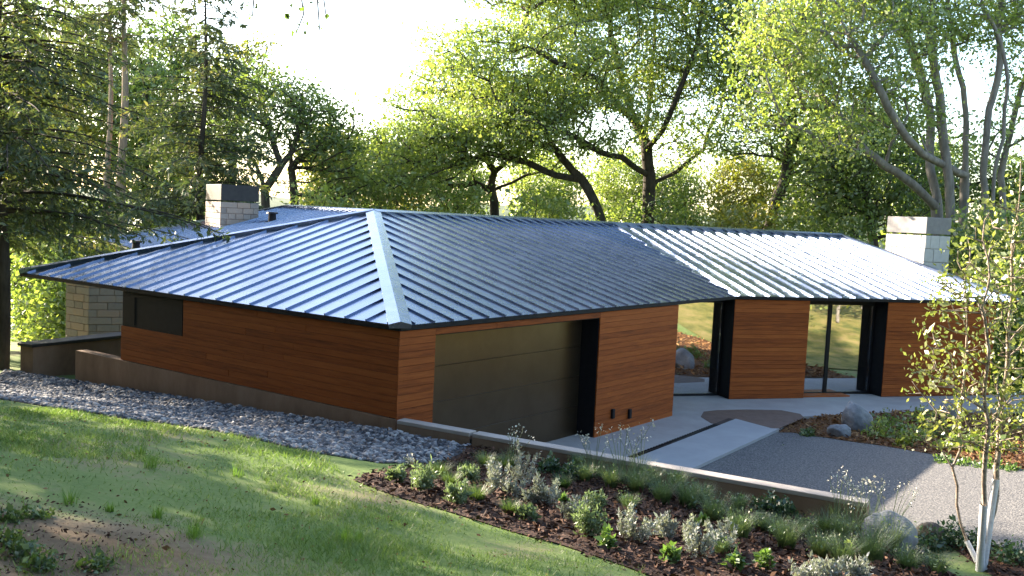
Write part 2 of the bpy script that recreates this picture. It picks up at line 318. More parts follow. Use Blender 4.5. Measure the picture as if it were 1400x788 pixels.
def inpoly(x, y, poly):
    c = np.zeros(len(x), bool); n = len(poly); j = n - 1
    for i in range(n):
        xi, yi, xj, yj = poly[i][0], poly[i][1], poly[j][0], poly[j][1]
        c ^= ((yi > y) != (yj > y)) & (x < (xj - xi) * (y - yi) / (yj - yi + 1e-12) + xi); j = i
    return c
def UVp(u, v): v2 = v + .05 * abs(max(-12, min(8, u))); return Vector((OX + u * U.x + v2 * V.x, OY + u * U.y + v2 * V.y))
# beds and paving
rock_poly = [UVp(u, -.1) for u in np.linspace(-11.5, 1.35, 14)] + [drop(px, py) for px, py in [(645, 612), (590, 634), (520, 634), (430, 620), (330, 597), (240, 582), (150, 570), (60, 556), (-60, 540)]]
bed_poly = [UVp(u, -.1) for u in np.linspace(1.4, 7.1, 8)] + [UVp(8.5, -.5)] + [drop(px, py) for px, py in [(1290, 742), (1400, 762), (1480, 775)]] + [UVp(11.5, -3.6), UVp(11, -5.5)] + [drop(px, py) for px, py in [(1100, 840), (980, 815), (890, 789), (760, 744), (640, 709), (560, 686), (482, 657), (520, 646), (590, 638)]]
sheet('rock_strip', rock_poly, MT['soilrock'], .012).__setitem__('kind', 'structure')
sheet('planting_bed', bed_poly, MT['mulch'], .012).__setitem__('kind', 'structure')
# forecourt paving z about 0
g2 = Vector((gdir.x, gdir.y)); gn = Vector((gdir.y, -gdir.x))       # gn points out of the garage front
w2 = Vector((wdir.x, wdir.y)); wn2 = Vector((wdir.y, -wdir.x))
p0 = Vector((P0.x, P0.y)); p1 = Vector((P1.x, P1.y))
ap_a = unz(947, 642, 0).xy; ap_b = unz(1062, 589, 0).xy            # apron / drive edge
dr_a = unz(862, 626, 0).xy; dr_b = unz(992, 576, 0).xy             # trench drain
bed2_c = unz(1085, 571, 0).xy; bed2_d = unz(1290, 562, 0).xy
def flat(name, poly, z, m):
    o = link(name, prism([Vector((p[0], p[1], z - .12)) for p in poly], Vector((0, 0, .12))), m); o['kind'] = 'structure'; return o
dvec = (dr_b - dr_a).normalized()
dn = Vector((dvec.y, -dvec.x))
dr_a2 = dr_a - dvec * 3.2; ap_a2 = ap_a + (ap_a - ap_b).normalized() * 3.2
dr_e = dr_b + dvec * .35
wend = p1 + w2 * 9.6
walk = [dr_a2 - dn * .05, dr_e - dn * .05, unz(985, 573, 0).xy, unz(1000, 585, 0).xy, ap_b, bed2_c, bed2_d, bed2_d + w2 * 3, wend + wn2 * 1.6, wend, p1 - wback.xy * -.9, p1 - w2 * 1.7 + wback.xy * .9, p0 + g2 * 9.4 + gn * -.3, p0 + gn * -.8, p0 + gn * .4 - g2 * .0]
flat('forecourt_walk', walk, .015, MT['concrete'])
flat('apron', [dr_a2 + dn * .1, dr_e + dn * .1, ap_b, ap_a, ap_a2], .02, MT['apron'])
drn = tag(link('trench_drain', None, loc=(0, 0, 0)), 'narrow black slotted trench drain across the paving before the garage', 'drain')
dln = (dr_e - dr_a2).length
ch = link('channel', block(dr_a2 - dn * .05, dr_e - dn * .05, dn, .15, -.1, .008), MT['black'], drn)
bar = None
for k in range(int(dln / .12)):
    a = dr_a2 - dn * .045 + dvec * (k * .12)
    if bar is None: bar = prism([Vector((0, 0, 0)), Vector((dvec.x, dvec.y, 0)) * .07, Vector((dvec.x, dvec.y, 0)) * .07 + Vector((dn.x, dn.y, 0)) * .14, Vector((dn.x, dn.y, 0)) * .14], Vector((0, 0, .012)))
    link('grate_bar', bar, MT['black'], drn, (a.x, a.y, .0085))
# brown rounded paving patch
bp = [unz(px, py, 0).xy for px, py in [(958, 571), (962, 564), (980, 562), (1020, 561), (1068, 562), (1094, 567), (1099, 572), (1064, 587), (1000, 584), (972, 580)]]
o = link('doorstep_paving', prism([Vector((p.x, p.y, .0)) for p in bp], Vector((0, 0, .019))), MT['brownslab']); o['kind'] = 'structure'
drive_poly = [ap_a2, ap_a, ap_b] + [drop(px, py, False).xy for px, py in [(1130, 601), (1200, 611), (1290, 627), (1400, 645), (1500, 660), (1600, 672)]] + [UVp(16, 5.5), UVp(40, 8), UVp(40, 3), UVp(16, 1.2)] + [drop(px, py, None).xy for px, py in [(1400, 757), (1295, 737)]] + [UVp(7.3, .05), UVp(7.0, .13), UVp(3.4, .13)]
sheet('driveway', drive_poly, MT['drive'], .032, step=.35).__setitem__('kind', 'structure')
bed2 = [ap_b + Vector((.05, .03))] + [drop(px, py, False).xy for px, py in [(1130, 600), (1200, 610), (1290, 626), (1400, 644), (1450, 652)]] + [Vector((11.4, 18.0)), Vector((12.3, 22.0)), bed2_d + w2 * 1.4 + wn2 * .05, bed2_d + wn2 * .05, bed2_c + wn2 * .03]
sheet('leafy_bed', bed2, MT['mulch2'], .03, step=.3).__setitem__('kind', 'structure')
slope_poly = [Vector((11.45, 18.05)), UVp(11.5, 6.9), UVp(16, 6.6), UVp(40, 9.2), UVp(42, 32), Vector((20, 24.5)), Vector((12.4, 22.05))]
MT['dry'] = simple('dry_meadow', [(.35, (.08, .1, .025)), (.5, (.2, .18, .05)), (.7, (.32, .24, .1))], scale=1.2, rough=.95, bump=.6, bscale=40, dist=.03)
o = sheet('dry_slope', slope_poly, MT['dry'], .03, step=.9); o['kind'] = 'structure'
# ---------------------------------------------------------------- retaining wall and terrace wall
rw_end = unz(1186, 690, 1.18)
rdir = Vector((rw_end.x - P0.x, rw_end.y - P0.y)).normalized(); rn = Vector((-rdir.y, rdir.x))
rw = tag(link('retaining_wall', None, loc=(0, 0, 0)), 'long low tan concrete retaining wall between planting bed and driveway', 'wall')
L_ = (rw_end.xy - p0).length; cut = 1.35
def rblock(s0, s1, z0, z1, a=-.02, t=.2): return block(p0 + rdir * s0 + rn * a, p0 + rdir * s1 + rn * a, rn, t, z0, z1)
for s0, s1 in [(.02, cut - .025), (cut + .025, L_)]:
    link('wall_segment', rblock(s0, s1, -.4, 1.14), MT['curb'], rw)
    link('coping', bevel(rblock(s0, s1, 1.142, 1.2, -.024, .208), .006), MT['curbtop'], rw)
link('scupper_joint', rblock(cut - .0245, cut + .0245, -.4, 1.1, .0, .16), MT['bark'], rw)
tw = tag(link('terrace_wall', None, loc=(0, 0, 0)), 'short tan terrace wall with a dark slab cap beyond the house corner', 'wall')
ta = unz(45, 471, 1.15).xy; tb = unz(152, 460, 1.15).xy; td = (tb - ta).normalized(); tn = Vector((-td.y, td.x)); tb = tb + td * 1.5
tc_ = unz(28, 468.5, 1.15).xy
link('wall_block', prism([Vector((p.x, p.y, -.6)) for p in (ta, tb, tb + tn * .5, tc_)], Vector((0, 0, 1.68))), MT['curb'], tw)
cen = (ta + tb + tb + tn * .5 + tc_) / 4
link('cap', bevel(prism([Vector((p.x, p.y, 1.083)) for p in (ta - tn * .04 - td * .05, tb - tn * .04, tb + tn * .54, tc_ + tn * .04 - td * .05)], Vector((0, 0, .07))), .008), MT['cap_metal'], tw)
# ---------------------------------------------------------------- house
house = tag(link('house', None, loc=(P0.x, P0.y, 0)), 'low cedar clad house with folded standing seam metal roof and recessed garage door', 'house')
HINV = Matrix.Translation(-house.location)
def hpart(name, me, m, parent=None):
    me.transform(HINV); return link(name, me, m, parent or house)
left2 = Vector((ldir.x, ldir.y)); ln = Vector((-ldir.y, ldir.x)) ; ln = ln if ln.dot(Vector((0, -1))) > 0 else -ln     # outward of left wall
INS = .03
def cladding(a, b, out, z0, z1, holes=()):
    """wall with boards between a and b (xy); out is outward; board faces lie on the line"""
    d = (b - a); Ln = d.length; d.normalize()
    back = hpart('wall', block(a - out * .03, b - out * .03, -out, .15, z0, z1), MT['black'])
    bh = .112; nb = int((z1 - z0) / bh + .5); bh = (z1 - z0) / nb
    cache = {}
    for k in range(nb):
        zc = z0 + k * bh
        spans = [(0, Ln)]
        for (h0, h1, hz0, hz1) in holes:
            if zc + bh > hz0 + .02 and zc < hz1 - .02:
                spans = [s for q in spans for s in ((q[0], min(q[1], h0)), (max(q[0], h1), q[1])) if s[1] - s[0] > .03]
        # stagger butt joints on long runs
        out_sp = []
        for s in spans:
            if s[1] - s[0] > 4.2:
                j = s[0] + (s[1] - s[0]) * (.32 + .37 * ((k * 0.618) % 1)); out_sp += [(s[0], j - .002), (j + .002, s[1])]
            else: out_sp.append(s)
        for s0, s1 in out_sp:
            key = round(s1 - s0, 3)
            if key not in cache:
                me = prism([Vector((0, 0, .004)), Vector((d.x, d.y, 0)) * (s1 - s0) + Vector((0, 0, .004)), Vector((d.x, d.y, 0)) * (s1 - s0) - Vector((out.x, out.y, 0)) * .028 + Vector((0, 0, .004)), -Vector((out.x, out.y, 0)) * .028 + Vector((0, 0, .004))], Vector((0, 0, bh - .0045)))
                cache[key] = bevel(me, .002)
            p = a + d * s0 + out * random.uniform(-.002, .002)
            link('board', cache[key], MT['wood'], back, (p.x - house.location.x, p.y - house.location.y, zc))
    return back
pc = p0 - g2 * 0 - gn * INS - ln * INS                # front corner of the cladding
# left wall with window
lw_end = pc + left2 * 7.32
cladding(pc, lw_end, ln, 1.2, 2.56, holes=[(5.35, 7.3, 1.86, 2.54)])
hpart('foundation', block(pc - left2 * .0 + ln * .02, pc + left2 * 8.9 + ln * .02, -ln, .25, -.6, 1.19), MT['curb'])
hpart('end_wall', block(lw_end + g2 * .032 - left2 * .002, lw_end + g2 * 6 - left2 * .002, -left2, .15, 1.191, 2.56), MT['black'])
wa, wb = pc + left2 * 5.4, pc + left2 * 7.26
win = hpart('corner_window', block(wa - ln * .14, wb - ln * .14, -ln, .03, 1.87, 2.53), MT['black'])
for a_, b_, z0, z1 in [(wa, wb, 1.862, 1.92), (wa, wb, 2.47, 2.535), (wa, wa + left2 * .07, 1.921, 2.469), (wb - left2 * .35, wb, 1.921, 2.469)]:
    hpart('window_frame', block(a_ - ln * .02, b_ - ln * .02, -ln, .118, z0, z1), MT['black'], win)
hpart('pane', block(wa + left2 * .072 - ln * .1, wb - left2 * .352 - ln * .1, -ln, .012, 1.922, 2.468), MT['darkglass'], win)
# garage front
def g_at(px, pyt): 
    r_ = unplane(px, pyt, Vector((p0.x, p0.y, 0)), Vector((gn.x, gn.y, 0))); return (r_.xy - p0).dot(g2)
gd0, gd1, gend = g_at(598, 455), g_at(823, 432), g_at(926, 480)
Pg = lambda s, o=0: p0 - gn * (INS + o) + g2 * s
cladding(Pg(INS), Pg(gd0), gn, 0, 2.56); cladding(Pg(gd0 + .004), Pg(gd1 - .004), gn, 2.452, 2.56); pier = cladding(Pg(gd1), Pg(gend), gn, 0, 2.56)
DR = .42
gdoor = hpart('garage_door', block(Pg(gd0, DR + .05), Pg(gd1, DR + .05), -gn, .05, 0, 2.45), MT['black'])
for k in range(4):
    z0 = .01 + k * .61
    me = bevel(block(Pg(gd0 + .02, DR), Pg(gd1 - .02, DR), -gn, .045, z0, z0 + .606), .004)
    hpart('door_panel', me, MT['door'], gdoor)
hpart('jamb', block(Pg(gd1 - .012, .035), Pg(gd1 + .0, .035), -gn, DR + .02, 0, 2.45), MT['black'], gdoor)
hpart('jamb', block(Pg(gd0, .035), Pg(gd0 + .012, .035), -gn, DR + .02, 0, 2.45), MT['black'], gdoor)
hpart('lintel', block(Pg(gd0, .035), Pg(gd1, .035), -gn, DR + .02, 2.435, 2.452), MT['black'], gdoor)
for px in (838, 861):
    s = g_at(px, 566); c_ = unplane(px, 566, Vector((p0.x, p0.y, 0)), Vector((gn.x, gn.y, 0)))
    hpart('wall_light', bevel(block(Pg(s - .045, -.001), Pg(s + .045, -.001), gn, .06, c_.z - .1, c_.z + .1), .01), MT['black'])
hpart('side_wall', block(Pg(gend - .002, .031), Pg(gend - .002, 3.0), g2 * -1, .15, 0, 2.56), MT['black'])
# right wing
wo = p1 + wback.xy * .06                       # wall line start
def w_at(px, py): r_ = unplane(px, py, Vector((wo.x, wo.y, 0)), Vector((wn2.x, wn2.y, 0))); return (r_.xy - wo).dot(w2)
Pw = lambda s, o=0: wo + w2 * s - wn2 * o
ws0 = w_at(1001, 480); d0, d1 = w_at(1103, 480), w_at(1210, 480); ws1 = 8.2
cladding(Pw(ws0), Pw(d0), wn2, .02, 2.56); cladding(Pw(d1), Pw(ws1), wn2, .02, 2.56)
RC = .5
for s, sg in ((ws0, -1), (d1, -1), (d0, 1)):
    a_ = Pw(s - .012, .02) if sg < 0 else Pw(s, .02)
    hpart('jamb_return', block(a_, a_ + w2 * .011, -wn2, RC + .1, .02, 2.56), MT['black'])
# glazing
def glazed(name, s0, s1, splits, thr):
    fr = hpart(name, block(Pw(s0, RC + .0), Pw(s1, RC + .0), -wn2, .08, .02, .07), MT['black'])
    hpart('frame', block(Pw(s0, RC), Pw(s1, RC), -wn2, .08, 2.42, 2.56), MT['black'], fr)
    xs = [s0] + splits + [s1]
    for i, s in enumerate(xs):
        w_ = .045 if i in (0, len(xs) - 1) else .1
        lo = s if i == 0 else (s - w_ if i == len(xs) - 1 else s - w_ / 2)
        hpart('frame' if i in (0, len(xs) - 1) else 'mullion', block(Pw(lo, RC), Pw(lo + w_, RC), -wn2, .08, .071, 2.419), MT['black'], fr)
    for i in range(len(xs) - 1):
        lo = xs[i] + (.046 if i == 0 else .051); hi = xs[i + 1] - (.046 if i == len(xs) - 2 else .051)
        hpart('pane', block(Pw(lo, RC + .03), Pw(hi, RC + .03), -wn2, .02, .072, 2.418), MT['glass'], fr)
    if thr: hpart('threshold', block(Pw(s0 + .02, RC * .2), Pw(s0 + (s1 - s0) * .62, RC * .2), -wn2, RC * .75, .016, .05), MT['wood'], fr)
glazed('entry_window', ws0 - 1.9, ws0 - .014, [], False)
sm = w_at(1140, 480)
glazed('patio_door', d0 + .014, d1 - .014, [sm + .18], True)
# interior shell
ia, ib = Pw(ws0 - 2.2, RC + 4.2), Pw(ws1 - .2, RC + 4.2)
hpart('interior_wall', block(ia, ib, -wn2, .1, .0, 2.6), MT['interior'])
hpart('interior_floor', prism([Vector((p.x, p.y, -.05)) for p in (Pw(ws0 - 2.1, RC + .09), Pw(ws1 - .2, RC + .09), ib, ia)], Vector((0, 0, .07))), MT['interior'])
hpart('end_wall', block(Pw(ws1 - .002, .031), Pw(ws1 - .002, 6), -w2, .15, 0, 2.56), MT['black'])
# roof
roof = hpart('roof', prism([P0 - Vector((0, 0, .3)), P0 - Vector((0, 0, .29)), P0 + Vector((.01, 0, -.3))], Vector((0, .01, 0))), MT['black'])
def panelled(poly, eave_a, eave_b, spacing=.45, phase=0.0, seams=True, th=.012, rib=.042):
    n_ = (poly[1] - poly[0]).cross(poly[2] - poly[0]).normalized()
    if n_.z < 0: n_ = -n_
    ex = (eave_b - eave_a).normalized(); ey = n_.cross(ex).normalized()
    if ey.z < 0: ey = -ey
    o_ = eave_a
    P2 = [((p - o_).dot(ex), (p - o_).dot(ey)) for p in poly]
    to3 = lambda q, h_=0: o_ + ex * q[0] + ey * q[1] + n_ * h_
    # deck below
    hpart('roof_deck', prism([p - n_ * .012 for p in poly], -n_ * .06), MT['black'], roof)
    x0 = min(p[0] for p in P2); x1 = max(p[0] for p in P2); x = x0 + phase * spacing - spacing
    while x < x1:
        q = clip2(clip2(P2, 1, 0, x + spacing - .004), -1, 0, -(x + .004))
        if len(q) >= 3:
            hh = random.uniform(-.0015, .0015)
            hpart('roof_panel', prism([to3(k, hh - .008) for k in q], n_ * th), MT['roof'], roof)
        xs_ = x + spacing; sq = clip2(clip2(P2, 1, 0, xs_ + .014), -1, 0, -(xs_ - .014))
        if seams and len(sq) >= 3:
            ys = [k[1] for k in sq]
            if max(ys) - min(ys) > .12: hpart('seam', prism([to3(k, -.004) for k in sq], n_ * rib), MT['roof'], roof)
        x += spacing
    return n_
def cap_strip(name, a, b, n1, n2, w1, w2_, lift=.06, flange=.0):
    """bent flashing along a-b, on planes with normals n1, n2"""
    d = (b - a).normalized(); s1 = n1.cross(d).normalized(); s2 = n2.cross(d).normalized()
    up = (n1 + n2).normalized()
    # choose side directions so that they run down each slope
    if s1.z > 0: s1 = -s1
    if s2.z > 0: s2 = -s2
    vs_ = []
    for p in (a, b):
        vs_ += [p + s1 * w1 + n1 * lift, p + up * (lift + .015), p + s2 * w2_ + n2 * lift, p + s2 * w2_ + n2 * .0, p + s1 * w1 + n1 * .0]
    fs = [(0, 1, 6, 5), (1, 2, 7, 6), (2, 3, 8, 7), (4, 0, 5, 9), (3, 4, 9, 8), (0, 4, 3, 2, 1), (5, 6, 7, 8, 9)]
    me = pyd(vs_, fs); bm = bmesh.new(); bm.from_mesh(me); bmesh.ops.recalc_face_normals(bm, faces=bm.faces); bm.to_mesh(me); bm.free()
    return hpart(name, me, MT['roof'], roof)
nLft = panelled([P0, APEX, E1], P0, E1, .46, .55)
nGar = panelled([P0, P1, VT, APEX], P0, P1, .45, .7)
nWng = panelled([P1, E2, RG, VT], P1, E2, .43, .35)
# hidden back slopes
BK = Vector((0, 0, 1))
E2b = E2 + wback * 10.2; P1b = P1 + wback * 11.2 - wdir * 3
nR = panelled([E2, E2b, RG], E2, E2b, .45, .5)
nBk = panelled([E2b, P1b, VT, RG], E2b, P1b, .45, .5, seams=False)
# rear wing
T = unz(140, 327.5, ZE); Q = unz(187, 343, ZE); rdir_ = (Q - T).normalized()
pr = Vector((-rdir_.y, rdir_.x, 0)); pr = pr if pr.x > 0 else -pr
nC = rdir_.cross(pr + Vector((0, 0, .3))).normalized()
K = unplane(392, 283, T, nC); Zp = unplane(512, 290, T, nC); Qx = T + rdir_ * ((Q - T).length + 4.5)
nC = panelled([T, Qx, Zp, K], T, Qx, .46, .4)
Tb = T + pr * 9.5; 
bk = (Tb - T).cross(K - T)
panelled([T, K, Tb], T, Tb, .46, .4, seams=False)
panelled([APEX, VT, P1b, K + Vector((3.0, 2.0, -.8))], APEX, VT, .5, .5, seams=False)
# flashings
cap_strip('hip_cap', P0 + (P0 - APEX).normalized() * .02 + Vector((0, 0, .0)), APEX, nLft, nGar, .17, .17, .064)
cap_strip('hip_cap', E1, APEX, nLft, Vector((-.0, .28, .96)).normalized(), .1, .05, .085)
nback = Vector((-gn.x * .28, -gn.y * .28, .96)).normalized(); nbackw = Vector((-wn2.x * .28, -wn2.y * .28, .96)).normalized()
cap_strip('ridge_cap', APEX, VT, nGar, nback, .14, .14, .075)
cap_strip('ridge_cap', VT, RG, nWng, nbackw, .14, .14, .075)
cap_strip('hip_cap', E2, RG, nWng, nR, .1, .1, .07)
cap_strip('hip_cap', T, K, nC, Vector((-.0, .28, .96)).normalized(), .06, .06, .07)
cap_strip('ridge_cap', K, Zp, nC, nback, .12, .12, .07)
# eave fascia strips
def fascia(a, b, out): 
    d = (b - a); o_ = Vector((out.x, out.y, 0))
    hpart('fascia', prism([a + o_ * .004 + Vector((0, 0, -.075)), b + o_ * .004 + Vector((0, 0, -.075)), b + o_ * .016 + Vector((0, 0, -.075)), a + o_ * .016 + Vector((0, 0, -.075))], Vector((0, 0, .067))), MT['black'], roof)
fascia(P0, P1, gn); fascia(P1, E2, wn2); fascia(P0, E1, ln)
# vent pipes
for px, py, pl, nn in [(372, 303, T, nC), (186, 342, T, nC)]:
    c_ = unplane(px, py, pl, nn); bm = bmesh.new()
    bmesh.ops.create_cone(bm, cap_ends=True, segments=14, radius1=.14, radius2=.12, depth=.3, matrix=Matrix.Translation(c_ + Vector((0, 0, .1))))
    bmesh.ops.create_cone(bm, cap_ends=True, segments=14, radius1=.2, radius2=.17, depth=.06, matrix=Matrix.Translation(c_ + Vector((0, 0, .28))))
    me = bpy.data.meshes.new('v'); bm.to_mesh(me); bm.free(); hpart('roof_vent', me, MT['black'], roof)
# chimneys with coursed stone
def masonry(name, corner, da, La, db, Lb, z0, z1, capz=None, ch_=.19, sm=None, cm=None):
    """box with near corner, faces along da and db; coursed stones on both seen faces"""
    a2 = corner + da * La; b2 = corner + db * Lb; c2 = a2 + db * Lb
    core = hpart(name, prism([Vector((p.x, p.y, z0)) for p in (corner + (da + db) * .03, a2 + (-da + db) * .03, c2 - (da + db) * .03, b2 + (da - db) * .03)], Vector((0, 0, z1 - z0 - .01))), MT['curb'])
    cache = {}
    nrow = int((z1 - z0) / ch_); hh = (z1 - z0) / nrow
    def run(start, d, Ln, n_):
        for r in range(nrow):
            s = 0.0
            first = True
            while s < Ln - .02:
                w_ = random.choice([.26, .36, .46, .56]) if not (first and r % 2) else .2
                first = False
                if s + w_ > Ln - .15: w_ = Ln - s
                key = (round(w_, 3), d.x)
                if key not in cache:
                    D = Vector((d.x, d.y, 0)); N = Vector((n_.x, n_.y, 0))
                    cache[key] = bevel(prism([D * .005, D * (w_ - .005), D * (w_ - .005) + N * .07, D * .005 + N * .07], Vector((0, 0, hh - .012))), .008)
                p = start + d * s - n_ * random.uniform(.0, .014)
                link('stone', cache[key], sm or MT['stone'], core, (p.x - house.location.x, p.y - house.location.y, z0 + r * hh + .006))
                s += w_
    run(corner, da, La, db); run(corner, db, Lb, da)
    if capz:
        cp = prism([Vector((p.x, p.y, z1 + .05)) for p in (corner - (da + db) * .0, a2 + (da - db) * .0, c2, b2)], Vector((0, 0, capz - z1 - .05)))
        hpart('cap', bevel(cp, .01), cm or MT['cap_metal'], core)
    return core
cY = 33.0
c1 = uny(302, 276, cY); a30 = math.radians(30); a120 = math.radians(120)
masonry('chimney', c1.xy, Vector((math.cos(a120), math.sin(a120))), 2.4, Vector((math.cos(a30), math.sin(a30))), 1.32, 3.0, c1.z, uny(302, 252, cY).z)
cY = 31.5; c2_ = uny(1266, 322, cY)
masonry('chimney', c2_.xy, Vector((-w2.y, w2.x)), 1.95, Vector((w2.x, w2.y)), 1.0, 2.6, c2_.z, uny(1266, 297, cY).z, .42, simple('sunlit_stone', [(.3, (.5, .48, .45)), (.7, (.6, .58, .55))], scale=5, rough=.9), simple('sunlit_cap', [(.3, (.2, .19, .19)), (.7, (.25, .24, .235))], rough=.6))  # sunlight on this chimney is put into its paler stone and cap colours
c3 = uny(121, 450, 25.0)
masonry('stone_pier', c3.xy, Vector((math.cos(a120 + .5), math.sin(a120 + .5))), 1.0, Vector((math.cos(a30 - .1), math.sin(a30 - .1))), 1.2, .2, 2.55)
# ---------------------------------------------------------------- vegetation tools
def quads(cen, size, aspect=.55, up=0.0, flat_=.0, rng=RNG, dirs=None):
    """pointed leaf quads at cen (N,3)"""
    n = len(cen); d = rng.normal(size=(n, 3)) if dirs is None else dirs + rng.normal(size=(n, 3)) * .25
    d[:, 2] += up; d /= np.linalg.norm(d, axis=1)[:, None] + 1e-9
    q = rng.normal(size=(n, 3)); q[:, 2] *= 1 - flat_; s = np.cross(d, q); s /= np.linalg.norm(s, axis=1)[:, None] + 1e-9
    L = (size * np.exp(rng.normal(size=n) * .32))[:, None]; Wd = L * aspect * .5
    v = np.stack([cen, cen + d * L * .45 + s * Wd, cen + d * L, cen + d * L * .5 - s * Wd], 1)
    return v.reshape(-1, 3)
def leaf_mesh(v): return npmesh(v, np.arange(len(v)), 4)
def tubes(chains):
    """chains: list of (pts Nx3, radii N)"""
    VV_, II = [], []; off = 0
    for pts, rad in chains:
        n = len(pts)
        if n < 2: continue
        k = 10 if rad[0] > .12 or (n < 4 and rad[0] > .02) else (6 if rad[0] > .03 else 4)
        t = np.gradient(pts, axis=0); t /= np.linalg.norm(t, axis=1)[:, None] + 1e-9
        ref = np.array([1., 0, 0]) if abs(t[0, 0]) < .8 else np.array([0, 1., 0])
        a = np.cross(t, ref); a /= np.linalg.norm(a, axis=1)[:, None] + 1e-9; b = np.cross(t, a)
        th = np.arange(k) * 2 * PI / k
        ring = pts[:, None] + rad[:, None, None] * (np.cos(th)[None, :, None] * a[:, None] + np.sin(th)[None, :, None] * b[:, None])
        VV_.append(ring.reshape(-1, 3))
        i0 = off + (np.arange(n - 1)[:, None] * k + np.arange(k)[None]); i1 = off + (np.arange(n - 1)[:, None] * k + (np.arange(k)[None] + 1) % k)
        II.append(np.stack([i0, i1, i1 + k, i0 + k], 2).reshape(-1)); off += n * k
    return npmesh(np.concatenate(VV_), np.concatenate(II), 4, smooth=True)
def grow(limbs, att, rroot, rng, step=.5, wob=.12, tip=.008, expo=2.3):
    pos = [np.array(limbs[0][0], float)]; par = [-1]; cap = [np.zeros((4096, 3))]; cnt_ = [0]
    def arr():
        while cnt_[0] < len(pos):
            if cnt_[0] >= len(cap[0]): cap[0] = np.concatenate([cap[0], np.zeros_like(cap[0])])
            cap[0][cnt_[0]] = pos[cnt_[0]]; cnt_[0] += 1
        return cap[0][:cnt_[0]]
    def add_path(parent, target, st, w, sag=0):
        a = pos[parent]; b = np.array(target, float); d = np.linalg.norm(b - a); k = max(1, int(d / st)); pi = parent
        off = rng.normal(size=3) * w * d
        for j in range(1, k + 1):
            f = j / k; p = a + (b - a) * f + off * math.sin(PI * f) + (rng.normal(size=3) * .03 * st if j < k else 0)
            pos.append(p); par.append(pi); pi = len(pos) - 1
        return pi
    for li, limb in enumerate(limbs):
        if li == 0: cur = 0; pts = limb[1:]
        else:
            P_ = np.array(pos); cur = int(np.argmin(((P_ - np.array(limb[0])) ** 2).sum(1))); pts = limb[1:]
        for q in pts: cur = add_path(cur, q, step, .04)
    P_ = np.array(pos)
    if len(att):
        D = np.sqrt(((att[:, None] - P_[None]) ** 2).sum(2)).min(1); order = np.argsort(D)
        root = np.array(limbs[0][0])
        for i in order:
            a = att[i]; P_ = arr(); dv = P_ - a
            dist = np.sqrt((dv ** 2).sum(1)) + .35 * np.maximum(0, P_[:, 2] - a[2])
            # prefer nodes nearer to the root than the target
            dist += 1.2 * (np.linalg.norm(P_ - root, axis=1) > np.linalg.norm(a - root))
            add_path(int(np.argmin(dist)), a, step, wob)
    n = len(pos); pos = np.array(pos); par = np.array(par); w = np.zeros(n); ch = [[] for _ in range(n)]
    for i in range(1, n): ch[par[i]].append(i)
    for i in range(n - 1, -1, -1):
        w[i] += 1 if not ch[i] else 0.02
        if par[i] >= 0: w[par[i]] += w[i]
    r = np.maximum(tip, rroot * (w / w[0]) ** (1 / expo))
    chains = []; stack = [(0, None)]
    while stack:
        s, p = stack.pop(); seq = [] if p is None else [p]; c = s
        while True:
            seq.append(c)
            if not ch[c]: break
            m = max(ch[c], key=lambda k: w[k])
            for k in ch[c]:
                if k != m: stack.append((k, c))
            c = m
        rr = r[seq].copy()
        if p is not None: rr[0] = min(rr[0], rr[1] * 1.25)
        rr[-1] *= .6
        chains.append((pos[seq], rr))
    return pos, r, chains
def ell_points(ells, n, rng, shell=.35, dmin=.5):
    """points in ellipsoids (cx,cy,cz,rx,ry,rz), denser towards the shell, kept dmin apart"""
    vol = np.array([e[3] * e[4] * e[5] for e in ells]); out = []
    cnt = np.maximum(3, (n * 3 * vol / vol.sum()).astype(int))
    for e, c in zip(ells, cnt):
        d = rng.normal(size=(c, 3)); d /= np.linalg.norm(d, axis=1)[:, None]; rr = (shell + (1 - shell) * rng.random(c)) ** .6
        out.append(np.array(e[:3]) + d * rr[:, None] * np.array(e[3:]))
    pts = np.concatenate(out); rng.shuffle(pts); keep = []
    for p in pts:
        if not keep or (np.sum((np.array(keep) - p) ** 2, axis=1).min() > dmin ** 2): keep.append(p)
        if len(keep) >= n: break
    return np.array(keep)
def tree(name, label, cat, limbs, ells, n_att, per, leaf, lm, bm_, rroot, seed=1, spread=.5, group=None, dmin=.55, flat_=.3, drop_=.0, step=.5, flatz=.6):
    rng = np.random.default_rng(seed); att = ell_points(ells, n_att, rng, dmin=dmin)
    pos, r, chains = grow(limbs, att, rroot, rng, step=step)
    base = np.array(limbs[0][0])
    root = tag(link(name, None, loc=tuple(base)), label, cat, group)
    for c in chains: c[0][:] = c[0] - base
    link('trunk', tubes(chains), bm_, root)
    ctr = np.repeat(att, per, 0); sc = rng.uniform(.6, 1.3, len(att)); sc = np.repeat(sc, per)[:, None]
    off = rng.normal(size=ctr.shape) * spread * sc; off[:, 2] *= flatz
    keep = rng.random(len(ctr)) < np.repeat(rng.uniform(.45, 1, len(att)), per)
    pts = (ctr + off)[keep] - base
    link('crown', leaf_mesh(quads(pts, leaf, up=-drop_, flat_=flat_, rng=rng)), lm, root)
    return root
def px3(px, py, Y): p = uny(px, py, Y); return (p.x, p.y, p.z)
def base_at(px, Y, py=380):
    p = uny(px, py, Y); return (p.x, p.y, H(p.x, p.y) - .15)
def ell(px, py, Y, rx, rz, ry=None): p = uny(px, py, Y); k = Y / F_PX; return (p.x, p.y, p.z, rx * k, (ry or rx * .6) * k, rz * k)
